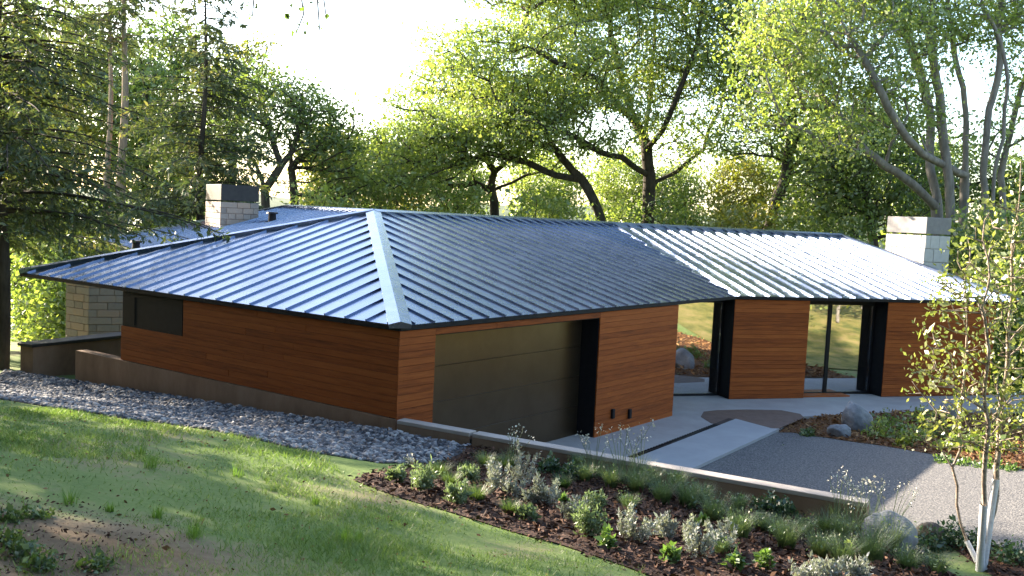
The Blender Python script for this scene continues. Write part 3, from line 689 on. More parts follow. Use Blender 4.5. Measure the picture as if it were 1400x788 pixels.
# ---------------------------------------------------------------- trees behind the house
Y = 50
def PX(lst, Y, dy=0): return [px3(a, b, Y + (c[0] if c else 0)) for a, b, *c in lst]
tree('oak_tree', 'large spreading green oak with a stout trunk forking behind the roof ridge', 'tree',
     [[base_at(886, Y)] + PX([(886, 300), (888, 240), (884, 205)], Y),
      PX([(884, 205), (868, 165, 1), (850, 110, 1.5), (835, 50, 2), (825, -30, 2)], Y),
      PX([(888, 215), (905, 180, -1), (930, 120, -2), (955, 60, -2), (965, -20, -2)], Y),
      PX([(888, 250), (925, 235), (962, 205, 1), (985, 150, 1), (1000, 95, 1)], Y),
      PX([(886, 240), (850, 215, -2), (800, 195, -3), (745, 175, -4), (690, 140, -4)], Y),
      PX([(868, 160), (820, 110, -2), (760, 85, -3), (700, 60, -3)], Y),
      PX([(886, 190), (890, 130, 2), (895, 60, 3), (890, -40, 3)], Y)],
     [ell(730, 95, Y - 3, 130, 75), ell(660, 110, Y - 3, 75, 55), ell(640, 60, Y - 2, 60, 40), ell(850, 60, Y, 140, 90), ell(950, 90, Y, 80, 110), ell(800, -40, Y, 190, 70), ell(800, 165, Y - 3, 110, 45), ell(930, 190, Y, 60, 40), ell(700, 165, Y - 4, 90, 35)],
     1080, 112, .155, MT['oakleaf'], MT['bark'], .34, seed=3, dmin=.58, spread=.45)
Y = 49
tree('oak_tree', 'oak leaning left with a long low limb beside the stout oak', 'tree',
     [[base_at(828, Y)] + PX([(822, 300), (795, 245), (760, 205), (720, 185)], Y),
      PX([(800, 250), (760, 240), (720, 222), (690, 215)], Y), PX([(760, 205), (735, 165), (700, 130), (670, 90)], Y), PX([(720, 185), (680, 180), (630, 185), (585, 195)], Y)],
     [ell(640, 190, Y, 100, 38), ell(590, 205, Y, 70, 35), ell(720, 140, Y, 80, 40), ell(560, 150, Y, 40, 25), ell(560, 240, Y, 60, 22)],
     440, 112, .15, MT['oakleaf'], MT['bark'], .25, spread=.42, seed=5)
Y = 52
tree('oak_tree', 'smaller oak with crooked low branching trunk behind the roof ridge', 'tree',
     [[base_at(678, Y)] + PX([(676, 290), (672, 262), (676, 235)], Y),
      PX([(674, 262), (650, 250), (620, 255), (595, 240)], Y), PX([(676, 235), (655, 205), (640, 165), (630, 120)], Y), PX([(676, 240), (700, 215), (720, 190), (730, 150)], Y), PX([(676, 265), (700, 250), (718, 240), (740, 235)], Y)],
     [ell(610, 130, Y, 60, 55), ell(680, 150, Y, 80, 45), ell(590, 205, Y, 70, 40), ell(740, 215, Y, 50, 25), ell(540, 190, Y, 45, 30), ell(520, 230, Y, 45, 25)],
     400, 112, .155, MT['oakleaf'], MT['bark'], .26, spread=.45, seed=8)
Y = 39
tree('maple_tree', 'tall multi-stemmed tree with pale grey trunks beside the right chimney', 'tree',
     [[base_at(1322, Y)] + PX([(1316, 330), (1320, 220), (1317, 120), (1302, 40), (1295, -60)], Y)] +
     [[base_at(1322, Y)] + PX(q, Y) for q in (
      [(1284, 340), (1281, 270), (1272, 190, 1), (1258, 100, 1), (1228, 10, 1), (1200, -60, 1)],
      [(1301, 335, -1), (1298, 250, -1), (1285, 130, -1), (1272, 40, -1), (1262, -60, -1)],
      [(1343, 330, -1), (1344, 240, -1), (1352, 150, -1), (1368, 70, -1), (1378, -40, -1)],
      [(1362, 330, 1), (1368, 240, 1), (1384, 170, 1), (1404, 100, 1), (1430, 0, 1)],
      [(1354, 340, -2), (1358, 260, -2), (1372, 190, -2), (1378, 110, -2), (1350, 20, -2)])] + [
      PX([(1302, 250), (1260, 210, -2), (1215, 150, -3), (1180, 80, -3), (1150, 30, -3)], Y),
      PX([(1290, 280), (1225, 235, -1), (1160, 180, -2), (1125, 130, -2)], Y)],
     [ell(1200, 60, Y - 2, 100, 80), ell(1130, 100, Y - 2, 70, 55), ell(1310, 0, Y, 140, 60), ell(1230, 150, Y - 1, 60, 50), ell(1110, 30, Y - 2, 90, 55), ell(1400, 130, Y, 40, 70), ell(1060, 60, Y - 3, 70, 60), ell(1150, 180, Y - 3, 60, 40), ell(1050, 150, Y - 3, 45, 40), ell(1180, -50, Y, 140, 50), ell(1390, 40, Y, 40, 60), ell(1340, 190, Y + 1, 30, 30)],
     900, 100, .145, MT['oakleaf'], MT['greybark'], .36, seed=12)
Y = 47
tree('oak_tree', 'dark leaning tree between the stout oak and the grey multi-stemmed tree', 'tree',
     [[base_at(1046, Y)] + PX([(1052, 310), (1065, 265), (1078, 210), (1082, 150), (1078, 90), (1060, 20)], Y),
      PX([(1080, 200), (1105, 160), (1130, 120), (1150, 80)], Y), PX([(1080, 170), (1055, 130), (1030, 80), (1015, 30)], Y)],
     [ell(1060, 110, Y, 85, 75), ell(1010, 60, Y, 60, 70), ell(1120, 190, Y, 80, 50), ell(1010, 190, Y, 40, 30), ell(1150, 250, Y, 70, 35), ell(1060, 0, Y, 110, 60)],
     520, 108, .155, MT['oakleaf'], MT['bark'], .28, seed=15)
Y = 44
tree('oak_tree', 'dense green tree filling the gap left of the grey multi-stemmed tree', 'tree',
     [[base_at(1190, Y)] + PX([(1190, 300), (1180, 250), (1195, 190), (1190, 120)], Y), PX([(1180, 250), (1140, 230), (1115, 200)], Y), PX([(1190, 240), (1230, 215), (1255, 190)], Y)],
     [ell(1190, 240, Y, 90, 60), ell(1130, 265, Y, 60, 35), ell(1240, 290, Y, 60, 40), ell(1200, 180, Y, 70, 50), ell(1290, 240, Y + 2, 50, 60), ell(1385, 250, Y + 2, 50, 45)],
     430, 108, .155, MT['darkleaf'], MT['bark'], .22, seed=18)
for i, (bx, Y, lim, els, lm, sd) in enumerate([
    (365, 48, [[(362, 260), (350, 225), (330, 205)], [(362, 260), (385, 225), (405, 190), (410, 150)], [(385, 225), (370, 180), (360, 140)]], [(380, 150, 60, 45), (340, 190, 50, 40), (420, 170, 45, 40), (345, 120, 45, 35)], 'darkleaf', 21),
    (402, 50, [[(402, 265), (398, 230), (390, 180)], [(398, 235), (430, 205), (450, 180)]], [(440, 170, 45, 40), (455, 215, 45, 35), (400, 130, 35, 25), (470, 250, 40, 25)], 'darkleaf', 22),
    (318, 52, [[(316, 260), (318, 200), (330, 120)], [(318, 210), (300, 180), (290, 140)]], [(330, 100, 45, 45), (300, 150, 45, 60), (350, 60, 20, 18), (270, 200, 50, 50)], 'yellowleaf', 23)]):
    tree('shade_tree', ['dark green tree with open forking limbs behind the left chimney', 'dark green tree right of the left chimney, beside the forking one', 'yellowing tree left of the left chimney above the rear roof'][i], 'tree',
         [[base_at(bx, Y)] + PX([(bx, 300)] + lim[0], Y)] + [PX(q, Y) for q in lim[1:]], [ell(a, b, Y, c, d) for a, b, c, d in els], 270, 90, .16, MT[lm], MT['bark'], .22, seed=sd)
# understory saplings between the crowns and the roof
for i, (bx, by, Y, rx, rz, lm, lb) in enumerate([
    (500, 235, 58, 48, 34, 'darkleaf', 'dark understory sapling between left chimney trees and the crooked oak'),
    (555, 245, 60, 45, 30, 'yellowleaf', 'yellow-green understory sapling left of the crooked oak'),
    (630, 262, 58, 40, 24, 'oakleaf', 'light green understory sapling close left of the crooked oak trunk'),
    (745, 255, 60, 45, 30, 'oakleaf', 'light green understory sapling right of the crooked oak'),
    (850, 255, 62, 42, 30, 'oakleaf', 'light green understory sapling close left of the stout oak trunk'),
    (925, 268, 60, 36, 24, 'oakleaf', 'light green understory sapling close right of the stout oak trunk'),
    (1015, 262, 58, 42, 34, 'yellowleaf', 'pale yellow understory sapling left of the dark leaning tree'),
    (1110, 240, 56, 50, 50, 'oakleaf', 'tall light green sapling right of the dark leaning tree'),
    (1170, 225, 54, 48, 60, 'darkleaf', 'tall dark sapling left of the grey multi-stemmed tree'),
    (450, 225, 57, 36, 34, 'yellowleaf', 'yellow-green understory sapling right of the left chimney trees'),
    (1265, 260, 48, 44, 44, 'oakleaf', 'light green sapling behind the right chimney'),
    (1390, 285, 46, 40, 30, 'oakleaf', 'light green sapling right of the grey multi-stemmed tree')]):
    p = uny(bx, by, Y); b_ = (p.x, p.y, H(p.x, p.y) - .1); k_ = Y / F_PX
    tree('sapling', lb, 'tree', [[b_, (p.x + .2, p.y, (b_[2] + p.z) / 2), (p.x, p.y, p.z)], [(b_[0], b_[1], b_[2] + 1), (p.x - rx * k_ * .5, p.y, p.z - .3)], [(b_[0], b_[1], b_[2] + 1.4), (p.x + rx * k_ * .5, p.y, p.z)]],
         [ell(bx, by - 8, Y, rx * 1.15, rz * 1.3, rx), (p.x, p.y, p.z - rz * k_ * 1.2, rx * k_ * .9, rx * k_ * .9, rz * k_ * 1.2)], 170, 90, .17, MT[lm], MT['bark'], .09, seed=600 + i, dmin=.45)
# far mixed woods along the shore, left and right
for i, (bx, Y, top, wd, lm) in enumerate([(40, 55, 120, 110, 'yellowleaf'), (150, 58, 60, 110, 'yellowleaf'), (240, 60, 40, 100, 'darkleaf'), (-60, 50, 60, 130, 'darkleaf'), (90, 62, 0, 120, 'darkleaf'), (200, 56, 110, 90, 'oakleaf'), (20, 64, 20, 110, 'oakleaf')]):
    tree('wood_tree', ['yellowing tree in the wood between the dark spruce and the eave tip', 'broad yellowing tree in the wood right behind the two pine trunks', 'dark green tree in the wood between the pines and the left chimney', 'dark tree in the wood behind the bare spruce trunk', 'tallest dark tree in the wood, behind the slender pine', 'light green tree in the wood between the thicker pine and left chimney', 'light green tree farthest back in the wood behind the spruce'][i], 'tree', [[base_at(bx, Y)] + PX([(bx, 280), (bx + 6, 200), (bx - 4, 100), (bx, top)], Y), PX([(bx, 230), (bx + 50, 170)], Y), PX([(bx, 210), (bx - 50, 150)], Y)],
         [ell(bx, (top + 290) / 2 - 20, Y, wd * .6, 110), ell(bx + 30, 330, Y, wd * .5, 60), ell(bx - 20, top + 30, Y, wd * .5, 50)], 230, 75, .22, MT[lm], MT['bark'], .24, seed=40 + i, group='trees in the wood behind the left roof end')
# undergrowth shrubs behind the ridge
k = 0
for bx, by, Y, rx, rz, lm in [(540, 265, 50, 55, 26, 'darkleaf'), (470, 268, 52, 50, 24, 'darkleaf'), (610, 272, 48, 55, 22, 'oakleaf'), (720, 285, 46, 50, 24, 'oakleaf'), (770, 290, 47, 45, 22, 'oakleaf'), (850, 290, 50, 40, 26, 'oakleaf'), (930, 292, 47, 45, 26, 'darkleaf'), (985, 300, 45, 40, 24, 'yellowleaf'), (1030, 300, 46, 40, 24, 'yellowleaf'), (1100, 310, 44, 50, 26, 'oakleaf'), (1160, 312, 43, 45, 26, 'darkleaf'), (1370, 320, 36, 55, 36, 'oakleaf'), (1320, 330, 37, 40, 26, 'darkleaf'), (90, 400, 40, 40, 40, 'oakleaf'), (55, 380, 42, 50, 60, 'oakleaf'), (430, 275, 45, 35, 18, 'oakleaf'), (60, 330, 44, 60, 60, 'darkleaf'), (110, 350, 43, 40, 40, 'yellowleaf'), (1385, 400, 30, 50, 60, 'oakleaf'), (1345, 345, 34, 40, 40, 'darkleaf'), (1430, 360, 32, 50, 60, 'darkleaf')]:
    k += 1
    p = uny(bx, by, Y); b_ = (p.x, p.y, H(p.x, p.y) - .1)
    tree('shrub', {'darkleaf': 'dark green', 'oakleaf': 'light green', 'yellowleaf': 'yellowing'}[lm] + ' shrub ' + ['just right of the roof apex, behind the ridge', 'behind the ridge between left chimney and roof apex', 'behind the ridge under the smaller crooked oak, left side', 'behind the ridge between the crooked oak and the leaning oak', 'behind the ridge at the foot of the leaning oak', 'between the leaning oak and the stout oak', 'just right of the stout oak trunk', 'behind the ridge between the stout oak and the dark leaning tree', 'against the foot of the dark leaning tree', 'just right of the dark leaning tree', 'behind the ridge end beside the right hip', 'right of the grey multi-stemmed trunks', 'at the foot of the grey multi-stemmed trunks', 'under the eave tip beside the stone pier', 'between the spruce trunk and the stone pier', 'behind the ridge just right of the left chimney', 'above the eave tip behind the spruce', 'above the eave tip below the slender pine', 'beyond the wing end behind the birch leaves', 'between the right chimney and the birch top', 'beyond the wing end, farthest from the house'][k - 1], 'shrub',
         [[b_, (b_[0], b_[1], (b_[2] + p.z) / 2)], [(b_[0], b_[1], b_[2] + .3), (b_[0] + .5, b_[1], (b_[2] + p.z) / 2)]], [ell(bx, by, Y, rx, rz), (p.x, p.y, (b_[2] + p.z) / 2, rx * Y / F_PX * .9, rx * Y / F_PX * .9, (p.z - b_[2]) * .55)], 85, 75, .19, MT[lm], MT['bark'], .08, seed=60 + k, group={'darkleaf': 'dark undergrowth shrubs', 'oakleaf': 'light green undergrowth shrubs', 'yellowleaf': 'yellowing undergrowth shrubs'}[lm], dmin=.4)
# ---------------------------------------------------------------- conifers on the left
def conifer(name, label, base, height, rbase, z_lo, blen, n_br, seed, needle=.11, per=26, lm='needle', bark='bark', group=None, droop=.25, toward=None):
    rng = np.random.default_rng(seed); base = np.array(base, float); chains = []; npts = []; ndir = []
    zz = np.linspace(0, height, 30); tr = np.stack([.06 * np.sin(zz * .7), .06 * np.cos(zz * .5) - .06, zz], 1); chains.append((tr, rbase * (1 - zz / height * .93)))
    for i in range(n_br):
        f = (i + rng.random()) / n_br; z = z_lo + (height - z_lo) * f; Lb = blen * (1 - f) ** .75 * rng.uniform(.65, 1.1) + .3; az = rng.random() * 2 * PI
        if toward is not None and rng.random() < .3: az = toward + rng.normal() * .5
        d = np.array([math.cos(az), math.sin(az), 0]); n = max(4, int(Lb / .3)); t = np.linspace(0, 1, n)
        p = np.array([0, 0, z]) + d[None] * (t * Lb)[:, None]; p[:, 2] += Lb * (.12 * t - droop * t ** 2) + .05 * np.sin(t * 6 + i)
        side = np.array([-d[1], d[0], 0]); p += side[None] * (.12 * Lb * (rng.random() - .5) * t ** 2)[:, None]
        chains.append((p, .035 * (1 - f * .5) * (1 - t * .85) + .004))
        for j in range(1, n):
            for sgn in (-1, 1):
                Ls = (.25 + .32 * Lb * (1 - t[j]) * .8) * rng.uniform(.5, 1.1); dd = side * sgn * .8 + d * .6 + np.array([0, 0, -.25 - .3 * rng.random()]); dd /= np.linalg.norm(dd)
                m = max(2, int(Ls / .22)); tt = np.linspace(0, 1, m); q = p[j] + dd[None] * (tt * Ls)[:, None]; q[:, 2] -= .18 * Ls * tt ** 2
                chains.append((q, np.full(m, .005)))
                cnt = int(per * Ls * 2.2) + 2; s = rng.random(cnt); c = p[j] + dd[None] * (s * Ls)[:, None]; c[:, 2] -= .18 * Ls * s ** 2
                npts.append(c + rng.normal(size=c.shape) * .018); ndir.append(np.repeat(dd[None], cnt, 0) + rng.normal(size=(cnt, 3)) * .55 + np.array([0, 0, -.15]))
    root = tag(link(name, None, loc=tuple(base)), label, 'tree', group); link('trunk', tubes(chains), MT[bark], root)
    link('crown', leaf_mesh(quads(np.concatenate(npts), needle, aspect=.3, rng=rng, dirs=np.concatenate(ndir))), MT[lm], root); return root
c0 = drop(3, 505)
conifer('spruce_tree', 'dark drooping conifer with bare lower trunk standing by the rock strip', (c0.x, c0.y, c0.z - .1), 10.4, .15, 3.5, 4.4, 105, 101, needle=.13, per=14, toward=-.3)
pA = uny(90, 380, 24); conifer('spruce_tree', 'dark conifer behind the tip of the left eave', (-15.2, 27, H(-15.2, 27)), 11.5, .2, 3.2, 4.6, 110, 102, needle=.17, per=13)
conifer('spruce_tree', 'tall conifer with grey-green sprays behind the rear roof', (-13.2, 40, H(-13.2, 40)), 16, .22, 5.2, 4.2, 110, 103, needle=.2, per=12)
for q, (px, ww) in enumerate([(147, .22), (166, .33)]):
    Yp = 46.0; b_ = base_at(px, Yp)
    conifer('pine_tree', ['slender pine with straight pale tan trunk behind the rear eave tip', 'thicker pine with straight pale tan trunk behind the rear eave tip'][q], b_, 20, ww, 14, 3.0, 34, 110 + q, needle=.24, per=8, bark='pinebark')
# off-frame trees that dapple lawn and roof; later ones added to block low sky
for q, (x, y, r_, zc, n_a, sd) in enumerate([(-12.5, 12.5, 3.2, 5.2, 120, 201), (-17, 17.5, 3.4, 6.3, 90, 202), (-12.0, 7.6, 2.6, 5.2, 90, 203), (-23, 23, 4.0, 8.0, 90, 204), (-26, 33, 4.0, 7.0, 80, 205), (-19, 11, 3.4, 6, 120, 206), (-25, 5, 4, 5.5, 120, 207), (-30, 14, 4.5, 5.5, 120, 208), (-16, 1.5, 3, 4.6, 110, 209)]):
    z = H(x, y)
    tree('unseen_tree', 'dark unseen tree on the left slope, dappling the lawn and blocking low sky', 'tree', [[(x, y, z - .1), (x + .1, y, z + 2), (x, y + .1, zc + 1)], [(x, y, z + 1.8), (x + 1.2, y + .5, zc)], [(x, y, z + 2.2), (x - 1.2, y - .6, zc)]],
         [(x, y, zc, r_, r_, r_ * .8), (x, y, zc + r_ * .8, r_ * .7, r_ * .7, r_ * .6)], n_a, 60, .2, MT['darkbush'], MT['bark'], .2, seed=sd, group='unseen trees dappling the lawn and blocking low sky', spread=.34, dmin=.7)
for q, (x, y) in enumerate([(-10.5, 2.5), (-9, -3.5), (-3.5, -6), (3, -6.5), (9.5, -7), (-16, 5), (-16, -4), (-11, -10), (-4, -13), (4, -14), (-18, 10), (11, -14)]):  # unseen grove, added and kept dense to hold sky light off the left wall
    z = H(x, y); r_ = 4.2 + .4 * math.sin(q * 2.1) + (q > 4) * .8; zc = z + 8.6 + (q > 4) * 1.5
    tree('unseen_tree', 'tall dense unseen tree behind the viewer, added to keep sky off the left wall', 'tree', [[(x, y, z - .1), (x, y, z + 3), (x, y, zc + 3)], [(x, y, z + 2.5), (x + 1.5, y + .5, zc)], [(x, y, z + 3), (x - 1.5, y - .6, zc)]],
         [(x, y, zc, r_, r_, r_ * 1.1), (x, y, zc + r_ * .9, r_ * .85, r_ * .85, r_ * 1.1)] + ([(x, y, z + 2.2, r_ * .9, r_ * .8, 2.2)] if q > 4 or x < -8 else []), 300, 55, .6, MT['darkbush'], MT['bark'], .3, seed=500 + q, group='unseen grove dimming the left wall', spread=.7, dmin=.9)
for q, (x, y) in enumerate([(-14, 6), (-15, 9), (-15.5, 12.3), (-16.3, 15.6), (-17.5, 19), (-19, 13.5), (-19.5, 17), (-18.5, 9.5), (-20.5, 21.5)]):  # unseen shrub row added to screen the left wall from bright low sky
    z = H(x, y)
    tree('sky_block_shrub', 'dark dense shrub left of the lawn, unseen, added to block low sky', 'shrub', [[(x, y, z - .1), (x, y, z + 1.2), (x, y, z + 2.4)], [(x, y, z + .4), (x + .9, y, z + 2)]], [(x, y, z + 2.0, 2.2, 2.2, 2.7)], 190, 70, .32, MT['darkbush'], MT['bark'], .12, seed=800 + q, group='unseen shrubs blocking low sky', dmin=.5)
# overhanging branch into the top of the picture: from a tree left of the viewer
xb, yb = -6.6, 5.2; zb_ = H(xb, yb)
tree('linden_tree', 'linden beside the viewer whose thin twigs hang into the white sky', 'tree', [[(xb, yb, zb_ - .1), (xb, yb, zb_ + 2.5), (xb + .2, yb + .3, zb_ + 5)], [(xb, yb, zb_ + 3.6), (xb + 1.6, yb + 1.6, 7.2), px3(330, -70, 8.4)]],
     [(xb, yb, zb_ + 5.4, 2.0, 2.0, 1.6)], 70, 60, .13, MT['darkleaf'], MT['bark'], .1, seed=301)
lt = bpy.data.objects['linden_tree']
me = tubes([(np.array([px3(a_, b_, 8.4) for a_, b_ in q]), np.linspace(.012, .005, len(q))) for q in ([(330, -70), (340, -30), (347, 0), (345, 22)], [(330, -70), (380, -50), (410, -20), (415, 20), (404, 48)], [(380, -50), (420, -40), (434, 0), (437, 42)], [(420, -40), (440, -20), (446, 24)])]); me.transform(Matrix.Translation(-lt.location)); link('twig', me, MT['bark'], lt)
rg = np.random.default_rng(5); tw_pts = []
for px, py in [(340, 5), (345, 25), (350, 15), (390, 20), (416, 12), (420, 30), (436, 42), (404, 50), (445, 22), (412, 40), (398, 8), (360, -5), (432, 8)]:
    for _ in range(3): tw_pts.append(np.array(px3(px + rg.normal() * 3, py + rg.normal() * 3, 8.4)))
me = leaf_mesh(quads(np.array(tw_pts), .05, aspect=.6, rng=rg)); me.transform(Matrix.Translation(-lt.location)); link('twig_leaves', me, MT['darkleaf'], lt)
# trees up the slope to the right (seen in the glazing)
for q, (x, y, r_, zc, lm) in enumerate([(34, 14, 4.2, 8.5, 'yellowleaf'), (40, 20, 4.6, 9, 'oakleaf'), (38, 6, 4.2, 9, 'oakleaf'), (31, 1, 3.8, 8, 'oakleaf'), (46, 12, 5, 10, 'oakleaf'), (30, 22, 3.4, 6.5, 'darkleaf'), (48, 2, 5, 10, 'yellowleaf')]):
    z = H(x, y)
    tree('maple_tree', 'leafy tree up the slope across the driveway', 'tree', [[(x, y, z - .1), (x, y, z + 3), (x, y, zc + 1)], [(x, y, z + 2.5), (x + 1.5, y + .5, zc)], [(x, y, z + 3), (x - 1.5, y - .6, zc)]],
         [(x, y, zc, r_, r_, r_ * .8), (x, y, zc + r_ * .8, r_ * .7, r_ * .7, r_ * .6)], 130, 55, .3, MT[lm], MT['bark'], .22, seed=400 + q, group='trees up the slope across the driveway', spread=.55)
for q, (x, y, r_, zc) in enumerate([(16.5, 13.5, 1.5, 2.9), (19.5, 17.5, 1.7, 3.2), (21, 11.5, 2.0, 4.0), (24, 15.5, 2.2, 4.4), (18.5, 21.5, 1.6, 3.2), (23.5, 20.5, 2.2, 4.2), (15.5, 17.2, .9, 1.7)]):
    z = H(x, y)
    tree('young_tree', 'small yellow-green tree on the dry sunny slope across the driveway', 'tree', [[(x, y, z - .1), (x, y, z + 1), (x, y, zc)], [(x, y, z + .8), (x + .6, y + .3, zc)]], [(x, y, zc, r_, r_, r_)], 60, 60, .15, MT['yellowleaf' if q % 2 else 'oakleaf'], MT['greybark'], .07, seed=700 + q, group='young trees on the dry slope', dmin=.3)
# ---------------------------------------------------------------- birch in front
bb = drop(1342, 780); YB = bb.y
def B3(px, py, dy=0): return px3(px, py, YB + dy)
bz = (bb.x, bb.y, bb.z - .05)
limbs = [[bz, B3(1352, 720), B3(1362, 640), B3(1366, 560, .1), B3(1378, 470, .1), B3(1384, 380, .1), B3(1392, 290, .1), B3(1396, 220)],
         [bz, B3(1345, 740, -.1), B3(1345, 660, -.2), B3(1352, 580, -.25), B3(1350, 500, -.3), B3(1342, 420, -.3), B3(1345, 330, -.3)],
         [bz, B3(1322, 740, .15), B3(1308, 690, .2), B3(1302, 640, .25), B3(1312, 590, .3), B3(1318, 520, .3), B3(1322, 440, .35), B3(1318, 370, .35)],
         [B3(1302, 645, .25), B3(1290, 620, .3), B3(1278, 600, .3)], [B3(1366, 600), B3(1395, 585), B3(1430, 560)]]
bt = tree('birch_tree', 'young three-stemmed birch with white wrapped trunk bases and sparse yellowing leaves', 'tree', limbs,
     [ell(1320, 450, YB, 65, 110), ell(1275, 520, YB, 40, 45), ell(1360, 350, YB, 55, 70), ell(1345, 560, YB, 65, 60), ell(1400, 450, YB, 50, 150), ell(1385, 300, YB, 40, 40), ell(1300, 400, YB, 35, 40), ell(1290, 585, YB, 45, 30), ell(1400, 570, YB, 50, 50)],
     380, 11, .058, MT['birchleaf'], MT['birchbark'], .042, seed=77, spread=.085, dmin=.1, step=.15, flatz=1, flat_=.2)
ct = bpy.data.objects['birch_tree']
def wrap(a, b, r0):
    a, b = np.array(a), np.array(b); me = tubes([(np.stack([a, (a + b) / 2, b]), np.array([r0 * 1.1, r0, r0 * .95]))]); me.transform(Matrix.Translation(-ct.location)); link('trunk_wrap', me, MT['wrap'], ct)
wrap((bz[0] + .01, bz[1], bz[2] + .05), B3(1361.5, 655), .043); wrap((bz[0] - .03, bz[1] - .02, bz[2] + .05), B3(1345, 690, -.17), .043); wrap(B3(1336, 768, .03), B3(1322, 740, .15), .03)
# ---------------------------------------------------------------- stuff on the ground
def scatter(poly, n, rng):
    P_ = np.array([[p[0], p[1]] for p in poly]); lo, hi = P_.min(0), P_.max(0); x = rng.uniform(lo[0], hi[0], n); y = rng.uniform(lo[1], hi[1], n); k = inpoly(x, y, P_); return x[k], y[k]
ico = bmesh.new(); bmesh.ops.create_icosphere(ico, subdivisions=1, radius=1); iv = np.array([v_.co[:] for v_ in ico.verts]); ifc = np.array([[v_.index for v_ in f.verts] for f in ico.faces]); ico.free()
def stones(x, y, size, rng, flat_=.6):
    n = len(x); z = hgt(x, y); s = size * rng.uniform(.5, 1.5, n); V_ = iv[None] * (1 + rng.normal(size=(n, len(iv), 1)) * .17)
    V_ = V_ * np.stack([s * rng.uniform(.7, 1.3, n), s * rng.uniform(.7, 1.3, n), s * flat_], 1)[:, None]
    a = rng.random(n) * 2 * PI; c, sn = np.cos(a)[:, None], np.sin(a)[:, None]; X = V_[:, :, 0] * c - V_[:, :, 1] * sn; Yy = V_[:, :, 0] * sn + V_[:, :, 1] * c
    tl = rng.normal(size=(n, 1)) * .3; Z = V_[:, :, 2] + X * tl
    W_ = np.stack([X + x[:, None], Yy + y[:, None], Z + (z + s * flat_ * .45)[:, None]], 2).reshape(-1, 3)
    I_ = (np.arange(n)[:, None, None] * len(iv) + ifc[None]).reshape(-1); return npmesh(W_, I_, 3)
rg = np.random.default_rng(21)
x, y = scatter(rock_poly, 38000, rg); o = link('river_rocks', stones(x, y, .036, rg), MT['rocks']); tag(o, 'strip of grey river rock along the foundation', 'rocks', kind='stuff')
def chips(poly, n, rng, L=.05, off=.02):
    x, y = scatter(poly, n, rng); z = hgt(x, y) + off + rng.random(len(x)) * .025; c = np.stack([x, y, z], 1)
    c[:, :2] += rng.normal(size=(len(c), 2)) * .07; d = rng.normal(size=c.shape); d[:, 2] *= .3; return leaf_mesh(quads(c, L, aspect=.4, rng=rng, dirs=d, flat_=.0))
o = link('mulch_chips', chips(bed_poly, 42000, rg, .06), MT['chips']); tag(o, 'dark shredded bark mulch in the planting bed', 'mulch', kind='stuff')
o = link('fallen_leaves', chips(bed2, 16000, rg, .09, .03), MT['fallen']); tag(o, 'brown fallen leaves covering the bed by the right wing', 'leaves', kind='stuff')
# drive pebbles
x, y = scatter([p for p in drive_poly], 26000, rg); d_ = np.hypot(x, y); k_ = (d_ < 22) & (y > 6); x, y = x[k_], y[k_]
o = link('drive_pebbles', stones(x, y, .017, rg, .5), rand_island('drive_pebble', [(0, (.05, .05, .055)), (.6, (.14, .137, .133)), (1, (.32, .3, .28))])); tag(o, 'crushed grey stone on the driveway', 'gravel', kind='stuff')
# lawn blades: thin on the soil patches
lawn_poly = [(-11.5, 19.5), (-14, 8), (-6, 2.5), (6.5, 2.5), (9, 6)] + [UVp(11.0, -5.6)] + [drop(px, py) for px, py in [(1100, 842), (980, 817), (890, 791), (760, 746), (640, 711), (560, 688), (480, 659), (430, 621), (330, 599), (240, 584), (150, 572), (60, 558), (-60, 542)]]
def vnoise(x, y, s): return np.sin(x * s + 2 * np.sin(y * s * .7 + 1)) * np.cos(y * s * .9 + 1.6 * np.sin(x * s * .6)) 
N_ = 980000; x, y = scatter(lawn_poly, N_, rg); x = x + rg.normal(size=len(x)) * .06; y = y + rg.normal(size=len(y)) * .06; d_ = np.hypot(x, y)
pr_ = np.clip(8 / np.maximum(d_, 1), .4, 1) * np.clip(.62 + .45 * vnoise(x, y, .8) + .3 * vnoise(x, y, 2.7), .06, 1)
k_ = ~inpoly(x, y, np.array([[p[0], p[1]] for p in [drop(px, py) for px, py in [(-40, 692), (30, 680), (90, 688), (150, 700), (190, 722), (235, 738), (215, 756), (160, 758), (140, 772), (185, 800), (150, 830), (-60, 830)]]])) | (rg.random(len(x)) < np.clip(.25 + .6 * vnoise(x, y, 3.1), .05, .9)); x, y, d_, pr_ = x[k_], y[k_], d_[k_], pr_[k_]
bare = ((x + 3.6) / 1.7) ** 2 + ((y - 8.2) / 1.2) ** 2 < 1 + .4 * vnoise(x, y, 2.2); pr_ = np.where(bare, pr_ * .22, pr_)
k_ = (rg.random(len(x)) < pr_) & (np.abs(x) < .62 * y + 1.0); x, y = x[k_], y[k_]; n = len(x)
c = np.stack([x, y, hgt(x, y) - .004], 1); hgt_ = (.04 * rg.uniform(.5, 1.6, n) * (1 + .5 * np.clip(vnoise(x, y, 1.7), -1, 1)))[:, None]
th = rg.random(n) * 2 * PI; sd = np.stack([np.cos(th), np.sin(th), 0 * th], 1) * (.0042 * np.clip(np.hypot(x, y) / 7, .9, 2.2))[:, None]
tp = c + np.concatenate([rg.normal(size=(n, 2)) * hgt_ * .7, hgt_], 1)
o = link('grass', npmesh(np.stack([c - sd, c + sd, tp], 1).reshape(-1, 3), np.arange(3 * n), 3), MT['blades']); tag(o, 'thin young grass over the sloping lawn', 'grass', kind='stuff')
